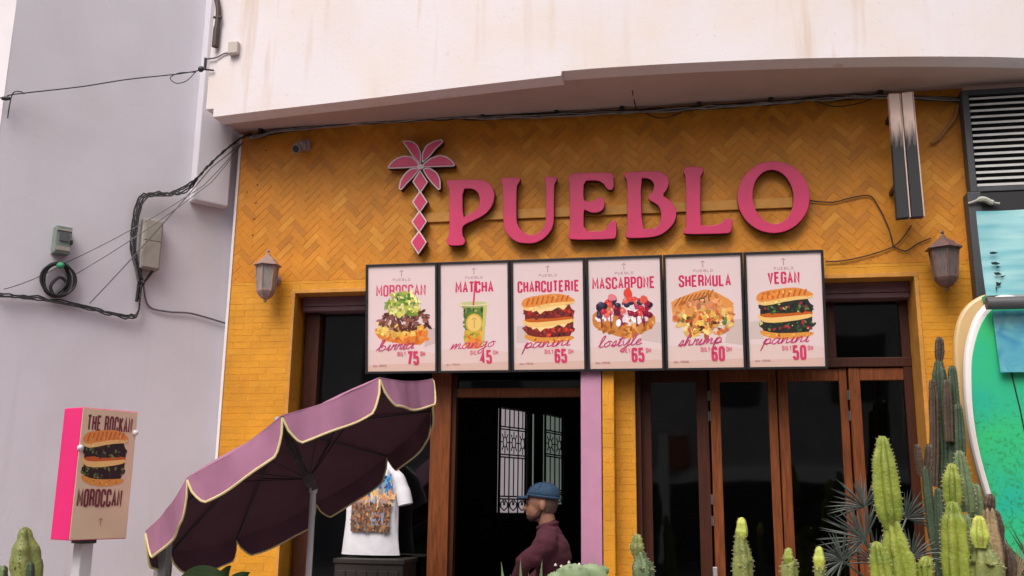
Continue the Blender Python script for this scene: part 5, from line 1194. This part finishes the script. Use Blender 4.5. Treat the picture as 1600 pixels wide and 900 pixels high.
# cap
mb = MB(); rows = []
for i in range(9):
    th = i/8*math.pi/2; rows.append([V(.016+.108*math.cos(th)*math.cos(k*math.pi/14), .088*math.cos(th)*math.sin(k*math.pi/14), hz+.040+.092*math.sin(th)**.8 - (.012*math.cos(k*math.pi/14) if i < 2 else 0)) for k in range(28)])
mb.grid(rows, closed=True, caps=False); crown_ = mb.build('cap', capm, man, smooth=True, sharp=80)
so = crown_.modifiers.new('s', 'SOLIDIFY'); so.thickness = .004
mb = MB(); mb.tube([V(.016+.110*math.cos(k*math.pi/14), .090*math.sin(k*math.pi/14), hz+.042-.012*math.cos(k*math.pi/14)) for k in range(29)], .008, 6)
for k in range(6): mb.tube([V(.016+.110*math.cos(th)*math.cos(k*math.pi/3+.3), .090*math.cos(th)*math.sin(k*math.pi/3+.3), hz+.040+.094*math.sin(th)**.8) for th in [j*math.pi/16 for j in range(9)]], .0022, 5)
mb.ell(V(.016, 0, hz+.135), (.009, .009, .006), 8); mb.build('cap_seams', capm, crown_, smooth=True)
mb = MB(); rows = []
for i in range(6):
    f = i/5; rows.append([V(-.078-.084*f*math.cos(u*math.pi/2)*1.0, .075*math.sin(u*math.pi/2)*(1-.12*f), hz+.050-.010*f-.016*abs(u)*f-.0) for u in [j/6 for j in range(-6, 7)]])
mb.grid(rows); bo = mb.build('brim', capm, crown_, smooth=True); so = bo.modifiers.new('s', 'SOLIDIFY'); so.thickness = .006
# hair and short beard
mb = MB(); rows = []
for i in range(7):
    z = hz+.04-.10*i/6; rr = [1.0, 1.0, .99, .97, .93, .87, .80][i]
    rows.append([V(.012+.101*rr*math.cos(a_), .081*rr*math.sin(a_), z) for a_ in [R(-75+150*j/16) for j in range(17)]])
mb.grid(rows); mb.build('hair', hair, man, smooth=True)
mb = MB(); mb.ell(V(-.056, 0, hz-.088), (.043, .043, .034), 12)
for s_ in (-1, 1): cap2(mb, [V(.004, s_*.052, hz-.045), V(-.015, s_*.048, hz-.078), V(-.055, s_*.028, hz-.098)], [.016, .019, .018]); remeshed(mb, 'beard', mat('stubble', (.10, .05, .035), .8), man, .006, 3)
mb = MB()
for s_ in (-1, 1): mb.ell(V(-.085, s_*.03, hz-.004), (.008, .011, .006), 8)
split_build(mb, 'eye', blk, man)

# ------------------------------------------------------------------ plants
def cmat(name, c, c2, rough=.45):
    return mat(name, c, rough, col2=c2, scale=11, bump=.5, bscale=60, spec=.35)
CG = [cmat('bright_cactus_skin', (.13, .19, .025), (.29, .33, .05)), cmat('pale_cactus_skin', (.26, .28, .08), (.13, .16, .05)), cmat('dark_cactus_skin', (.035, .065, .035), (.06, .085, .05)),
      cmat('yellow_cactus_skin', (.50, .50, .08), (.36, .44, .08)), cmat('grey_green_cactus_skin', (.08, .13, .06), (.17, .22, .10)), cmat('brown_cactus_skin', (.20, .15, .08), (.36, .26, .14)), cmat('dead_cactus_skin', (.045, .03, .022), (.10, .07, .045))]
thornm = mat('pale_thorn', (.50, .42, .26), .7); thornd = mat('brown_thorn', (.14, .09, .05), .7)
def stem(mb, P_, rads, ribs, depth, rot=0, spines=1, tip=True, r_=rnd, bend=0):
    """P_: path points bottom to top; rads: radius at each"""
    n = 26; pts = smoothline(P_, 7); M_ = len(pts); seg = ribs*8
    rl = []
    for i in range(M_):
        f = i/(M_-1)*(len(rads)-1); a = int(min(f, len(rads)-2)); t = f-a; t = t*t*(3-2*t); rl.append(rads[a]*(1-t)+rads[a+1]*t)
    rows = []; ribp = [[] for _ in range(ribs)]
    ph = r_.random()*9
    if tip:   # dome
        top = pts[-1]; d = (pts[-1]-pts[-2]).normalized(); r0_ = rl[-1]
        for j in (0.35, .62, .82, .95, .995): pts.append(top+d*r0_*j*1.3); rl.append(r0_*math.sqrt(1-j*j))
    for i, p in enumerate(pts):
        t = (pts[min(i+1, len(pts)-1)]-pts[max(i-1, 0)]).normalized(); a = Vector((1, 0, 0)); a = (a-t*a.dot(t)).normalized(); b = t.cross(a); row = []
        for k in range(seg):
            th = 2*math.pi*k/seg; c = (k % 8)/8; s_ = abs(math.cos(math.pi*c))   # 1 on rib, 0 in groove
            w_ = 1-depth*(1-s_**1.6)+.03*math.sin(i*.9+ph+k//8*2)*s_
            row.append(p+(a*math.cos(th+rot)+b*math.sin(th+rot))*rl[i]*w_)
        rows.append(row)
        for q in range(ribs): ribp[q].append((row[q*8], (a*math.cos(2*math.pi*q/ribs+rot)+b*math.sin(2*math.pi*q/ribs+rot))))
    mb.grid(rows, 0, closed=True, caps=True)
    if spines:
        for q in range(ribs):
            L = ribp[q]; acc = 0
            for i in range(1, len(L)-1):
                acc += (L[i][0]-L[i-1][0]).length
                if acc > .016:
                    acc = 0; p, o_ = L[i]
                    if o_.y > .3: continue
                    mb.ell(p+o_*.0005, (.0024, .0024, .003), 3, 1)
                    for _ in range(3):
                        dd = (o_+Vector((r_.gauss(0, .6), r_.gauss(0, .3), r_.gauss(0, .6)))).normalized()*.011; sd_ = dd.orthogonal().normalized()*.0011
                        mb.face([p+sd_, p-sd_, p+dd], 1)
def pxpath(pts, Y): return [at(x, y, Y) for x, y in pts]
def cactus(name, label, pts, radpx, Y, m, ribs=5, depth=.42, rot=0, th=None, extra=(), group='cacti in front of the shop'):
    p = pxpath(pts, Y); k = 1502.0/ (p[0]-CAM).dot(fw)
    base = p[0]; g0 = Vector((base.x+.01, Y, 0)); path = [g0, Vector((base.x+.005, Y, base.z*.5))]+p
    t = thing(name, label, 'cactus', (base.x, Y, 0), group)
    mb = MB(); rd = [radpx[0]/k, radpx[0]/k*1.05]+[r/k for r in radpx]; stem(mb, path, rd, ribs, depth, rot); mb.build('stem', [m, th or thornm], t, smooth=True, sharp=70)
    for e in extra:
        mb = MB(); stem(mb, pxpath(e[0], Y-(e[3] if len(e) > 3 else 0)), [r/k for r in e[1]], e[4] if len(e) > 4 else ribs, depth, rot+.4); mb.build('arm', [e[2] or m, th or thornm], t, smooth=True, sharp=70)
    return t
YC = -2.0
cactus('cactus', 'tallest bright green ribbed cactus with a waist, in front of the folding doors', [(1410, 905), (1402, 860), (1396, 828)], [27, 22, 15], YC, CG[0], 5, .42, .5,
       extra=[([(1393, 826), (1389, 800), (1385, 770), (1381, 730), (1379, 695)], [11, 21, 22, 19, 11], CG[0]), ([(1378, 905), (1374, 880), (1371, 862)], [17, 16, 12], CG[0], .1)])
cactus('cactus', 'pale yellow green cactus with a knobbly crown before the middle folding door', [(1161, 905), (1161, 880), (1159, 862), (1157, 842)], [16, 16, 13, 9], YC, CG[1], 4, .3, .2, extra=[([(1158, 842), (1159, 832), (1159, 820)], [8, 11, 9], CG[3])])
cactus('cactus', 'grey green lobed cactus at the foot of the orange pillar', [(1005, 905), (1003, 888), (1000, 872)], [18, 17, 11], YC, CG[4], 5, .3, .2, extra=[([(997, 868), (996, 856), (996, 846)], [9, 12, 9], CG[1])])
cactus('cactus', 'slim green cactus with a lighter bulb tip, left of the tallest one', [(1234, 905), (1234, 885)], [14, 11], YC, CG[1], 4, .3, .2, extra=[([(1233, 884), (1232, 872), (1232, 866)], [8, 10, 8], CG[0])])
cactus('cactus', 'slim cactus with a yellow bud tip left of the tallest cactus', [(1281, 905), (1281, 890)], [8, 8], YC, CG[1], 4, .3, .2, extra=[([(1281, 890), (1280, 875), (1280, 864)], [8, 11, 8], CG[3])])
cactus('cactus', 'small round topped bright cactus just right of the tallest one', [(1447, 905), (1446, 884)], [13, 12], YC, CG[0], 6, .25, .2)
cactus('cactus', 'broad mid green cactus with a pale rib left of the yellow tipped one', [(1497, 905), (1495, 860), (1492, 820), (1490, 800)], [23, 23, 21, 13], YC, CG[0], 5, .42, .35,
       extra=[([(1490, 795), (1488, 775), (1487, 750), (1487, 735)], [10, 15, 15, 9], CG[0], -.08), ([(1510, 800), (1508, 780), (1504, 745), (1500, 715)], [14, 16, 14, 9], CG[4], -.2), ([(1516, 905), (1512, 850), (1508, 815)], [16, 15, 10], CG[4], -.1)])
cactus('cactus', 'pale green cactus topped by a yellow shoot at the lower right', [(1543, 905), (1540, 880), (1536, 858)], [29, 25, 15], YC-.05, CG[1], 5, .34, .3,
       extra=[([(1532, 856), (1531, 838), (1530, 820)], [9, 15, 11], CG[3], .03)])
cactus('cactus', 'scarred brown cactus with a dark ball tip before the surfboards', [(1556, 905), (1552, 860), (1548, 830), (1546, 805)], [17, 16, 14, 11], YC+.15, CG[5], 5, .34, .3, thornd,
       extra=[([(1546, 800), (1546, 790), (1547, 782)], [7, 9, 8], CG[6]), ([(1576, 905), (1577, 885), (1574, 862)], [11, 12, 8], CG[6], -.05), ([(1560, 850), (1560, 825), (1557, 805)], [9, 9, 6], CG[6], -.1)])
cactus('cactus', 'dull green column cactus leaning towards the surfboards', [(1528, 905), (1527, 850), (1525, 800), (1524, 768)], [13, 13, 13, 10], YC+.35, CG[4], 6, .3, .3, thornd)
YD = -.75
cactus('dark_cactus', 'tall dark column cactus against the orange wall below the right lantern', [(1476, 760), (1474, 700), (1470, 640), (1468, 590), (1467, 570)], [10, 10, 11, 11, 7], YD, CG[2], 6, .3, 0, thornd,
       extra=[([(1468, 572), (1468, 550), (1468, 535)], [4, 8, 7], CG[6]), ([(1490, 760), (1492, 690), (1490, 620), (1488, 580)], [11, 11, 9, 7], CG[2], .05), ([(1458, 760), (1460, 690), (1459, 625), (1457, 600)], [8, 8, 8, 6], CG[6], .03), ([(1500, 740), (1500, 690), (1497, 640)], [8, 9, 7], CG[2], .1), ([(1483, 690), (1481, 640), (1479, 600)], [7, 8, 6], CG[6], .1)], group='dark cacti by the wall')
cactus('dark_cactus', 'thin dark cactus in front of the right hand door frame', [(1470, 900), (1458, 830), (1450, 770), (1446, 735)], [9, 9, 8, 6], YD-.3, CG[2], 5, .3, 0, thornd,
       extra=[([(1448, 740), (1452, 720), (1452, 702)], [5, 8, 7], CG[6]), ([(1440, 745), (1436, 715), (1434, 700)], [4, 6, 5], CG[6]), ([(1480, 900), (1470, 830), (1466, 770)], [8, 8, 6], CG[2], .05)], group='dark cacti by the wall')
cactus('cactus', 'mottled pale green cactus at the bottom left corner', [(39, 905), (38, 885), (38, 862), (38, 840)], [26, 27, 24, 13], -2.6, CG[1], 3, .5, .9, thornd, extra=[([(49, 905), (48, 893), (48, 886)], [6, 7, 6], CG[2], .12), ([(2, 905), (4, 895)], [11, 9], CG[4], 0)])
# fan palm
fp = thing('fan_palm', 'dark fan palm with spiky leaves before the right hand doors', 'palm', (at(1380, 880, -1.2).x, -1.2, 0))
fm = mat('dark_palm_leaf', (.045, .06, .05), .5, var=.4, scale=10)
mb = MB(); c0 = at(1380, 905, -1.2); mb.tube([(c0.x, -1.2, 0), (c0.x, -1.2, c0.z)], [.06, .045], 10); mb.build('trunk', mat('palm_trunk', (.07, .05, .035), .9, bump=.6), fp)
def fan(px, py, Y, r, a0, a1, nb=22, seed=1, mat_=None, par_=fp):
    c = at(px, py, Y); rr = random.Random(seed); mb = MB()
    for i in range(nb):
        a = R(a0+(a1-a0)*i/(nb-1)+rr.gauss(0, 2)); L = r*rr.uniform(.8, 1.05); tilt = rr.gauss(0, .25)
        d = Vector((math.cos(a), tilt, math.sin(a))).normalized(); s_ = d.cross(Vector((0, 1, 0))).normalized()*.0055
        fold = Vector((0, -.003, 0)); tipp = c+d*L+Vector((0, 0, -.01)); mm = c+d*L*.5
        mb.face([c-s_*.4, mm-s_, mm+fold, c]); mb.face([c, mm+fold, mm+s_, c+s_*.4]); mb.face([mm-s_, tipp, mm+fold]); mb.face([mm+fold, tipp, mm+s_])
    mb.tube([c, (c.x*.4+c0.x*.6, (Y-1.2)/2, c.z*.55+c0.z*.4)], .006, 6)
    mb.build('leaf', mat_ or fm, par_)
fan(1351, 792, -1.15, .23, 20, 200, 24, 1); fan(1352, 843, -1.25, .27, 60, 230, 26, 2); fan(1317, 876, -1.3, .18, 30, 250, 24, 3); fan(1416, 810, -1.0, .2, -20, 150, 22, 4); fan(1425, 870, -1.1, .2, 0, 190, 22, 5); fan(1370, 880, -1.1, .2, -10, 180, 20, 6)
gm = mat('green_palm_leaf', (.05, .14, .05), .5, var=.3)
p2 = thing('palm_shrub', 'low green palm leaves at the foot of the surfboards', 'palm', (at(1590, 880, -1.5).x, -1.5, 0))
fan(1625, 905, -1.55, .33, 100, 200, 18, 8, gm, p2); fan(1588, 908, -1.6, .2, 60, 170, 16, 9, mat('straw_leaf', (.26, .19, .11), .7), p2)
mb = MB(); q = at(1610, 905, -1.5); mb.tube([(q.x, -1.5, 0), (q.x, -1.5, q.z)], .04, 8); mb.build('stalk', fm, p2)
# agave spikes
ag = thing('agave', 'agave with narrow pointed green leaves in front of the person', 'plant', (at(815, 905, -2.2).x, -2.2, 0))
mb = MB(); c1 = at(818, 1000, -2.2)
for (px, py, wd_) in ((783, 876, 9), (813, 872, 9), (847, 874, 10), (826, 893, 7), (797, 895, 6), (866, 890, 6)):
    tpp = at(px, py, -2.25-.1*rnd.random()); bs = Vector((c1.x+(tpp.x-c1.x)*.45, -2.2, c1.z-.2)); w2 = wd_/290
    n = 8
    for side in (-1, 1):
        rows = [[bs.lerp(tpp, i/n)+Vector((side*w2*(1-(i/n)**1.6), -.0, 0)), bs.lerp(tpp, i/n)+Vector((0, .02*(1-i/n), 0))] for i in range(n+1)]; mb.grid(rows)
mb.tube([(c1.x, -2.2, 0), (c1.x, -2.2, c1.z-.1)], .05, 8); mb.build('leaves', mat('agave_leaf', (.20, .30, .14), .5, var=.3, scale=20), ag)
# broad serrated succulent
su = thing('succulent', 'broad pale green succulent with toothed leaves below the mauve pilaster', 'plant', (at(900, 905, -2.3).x, -2.3, 0))
sm_ = mat('succulent_skin', (.24, .32, .16), .5, col2=(.15, .22, .10), scale=14)
def paddle(cx_, cy_, rx, ry, rot_, Y, mb):
    c = at(cx_, cy_, Y); k = 1502/((c-CAM).dot(fw)); rx /= k; ry /= k; n = 36; ring = []
    for i in range(n):
        a = 2*math.pi*i/n; t_ = 1+(.05 if i % 2 else -.02); x, z = rx*math.cos(a)*t_, ry*math.sin(a)*t_
        ring.append((x*math.cos(rot_)-z*math.sin(rot_), x*math.sin(rot_)+z*math.cos(rot_)))
    for s_ in (-1, 1):
        rows = [[c+Vector((x*f, s_*.022*math.sqrt(max(0, 1-f*f)), z*f)) for x, z in ring] for f in (1, .85, .6, .3, .02)]; mb.grid(rows, closed=True)
mb = MB()
paddle(893, 906, 30, 24, .2, -2.3, mb); paddle(925, 904, 26, 22, -.3, -2.25, mb); paddle(868, 910, 16, 16, .1, -2.35, mb); paddle(940, 893, 12, 8, .3, -2.2, mb)
mb.tube([(at(900, 905, -2.3).x, -2.3, 0), (at(900, 920, -2.3).x, -2.3, at(900, 915, -2.3).z)], .05, 10); mb.build('pads', sm_, su, smooth=True, sharp=60)
mb = MB()
for (px, py) in ((868, 884), (889, 880), (877, 886), (905, 883)):
    q = at(px, py, -2.33); mb.lathe([(.007, 0), (.006, .006), (0, .012)], q, n=6)
split_build(mb, 'tooth', mat('cream_tooth', (.6, .58, .48), .6), su)
mb = MB()
for a_, b_, c_, d_ in (((935, 905), (926, 868), 5, 0), ((940, 905), (944, 876), 5, 0)):
    A, B = at(*a_, -2.25), at(*b_, -2.25); s_ = Vector((.009, 0, 0)); mb.face([A-s_, A+s_, B]); mb.face([A-s_+Vector((0, .01, 0)), B, A+s_+Vector((0, .01, 0))])
mb.build('blade', mat('agave_leaf', (.2, .3, .14)), su)
# banana leaves
ba = thing('banana_plant', 'glossy dark green broad leaves peeping under the parasol', 'plant', (at(330, 905, -2.0).x, -2.0, 0))
bl = mat('banana_leaf', (.07, .17, .04), .35, var=.3, scale=6, stretch=(1, 1, 6))
def bleaf(A, B, wpx, Y, mb, curl=.03):
    A, B = at(*A, Y), at(*B, Y-.1); d = B-A; s_ = d.cross(Vector((0, 1, 0))).normalized(); n = 10; rows = []
    for i in range(n+1):
        f = i/n; w_ = wpx/280*math.sin(math.pi*min(1, f*.9+.08))**.7; c = A+d*f+Vector((0, 0, -curl*f*f))
        rows.append([c+s_*w_*u+Vector((0, -abs(u)*.03, 0)) for u in (-1, -.5, 0, .5, 1)])
    mb.grid(rows)
mb = MB(); bleaf((280, 925), (352, 886), 24, -1.9, mb); bleaf((350, 930), (392, 885), 12, -1.9, mb); bleaf((340, 925), (362, 884), 10, -1.8, mb, 0)
mb.build('leaves', bl, ba, smooth=True); q = at(330, 930, -2.0); mb = MB(); mb.tube([(q.x, -2, 0), (q.x, -2, q.z)], [.06, .03], 10); mb.build('stalk', bl, ba)
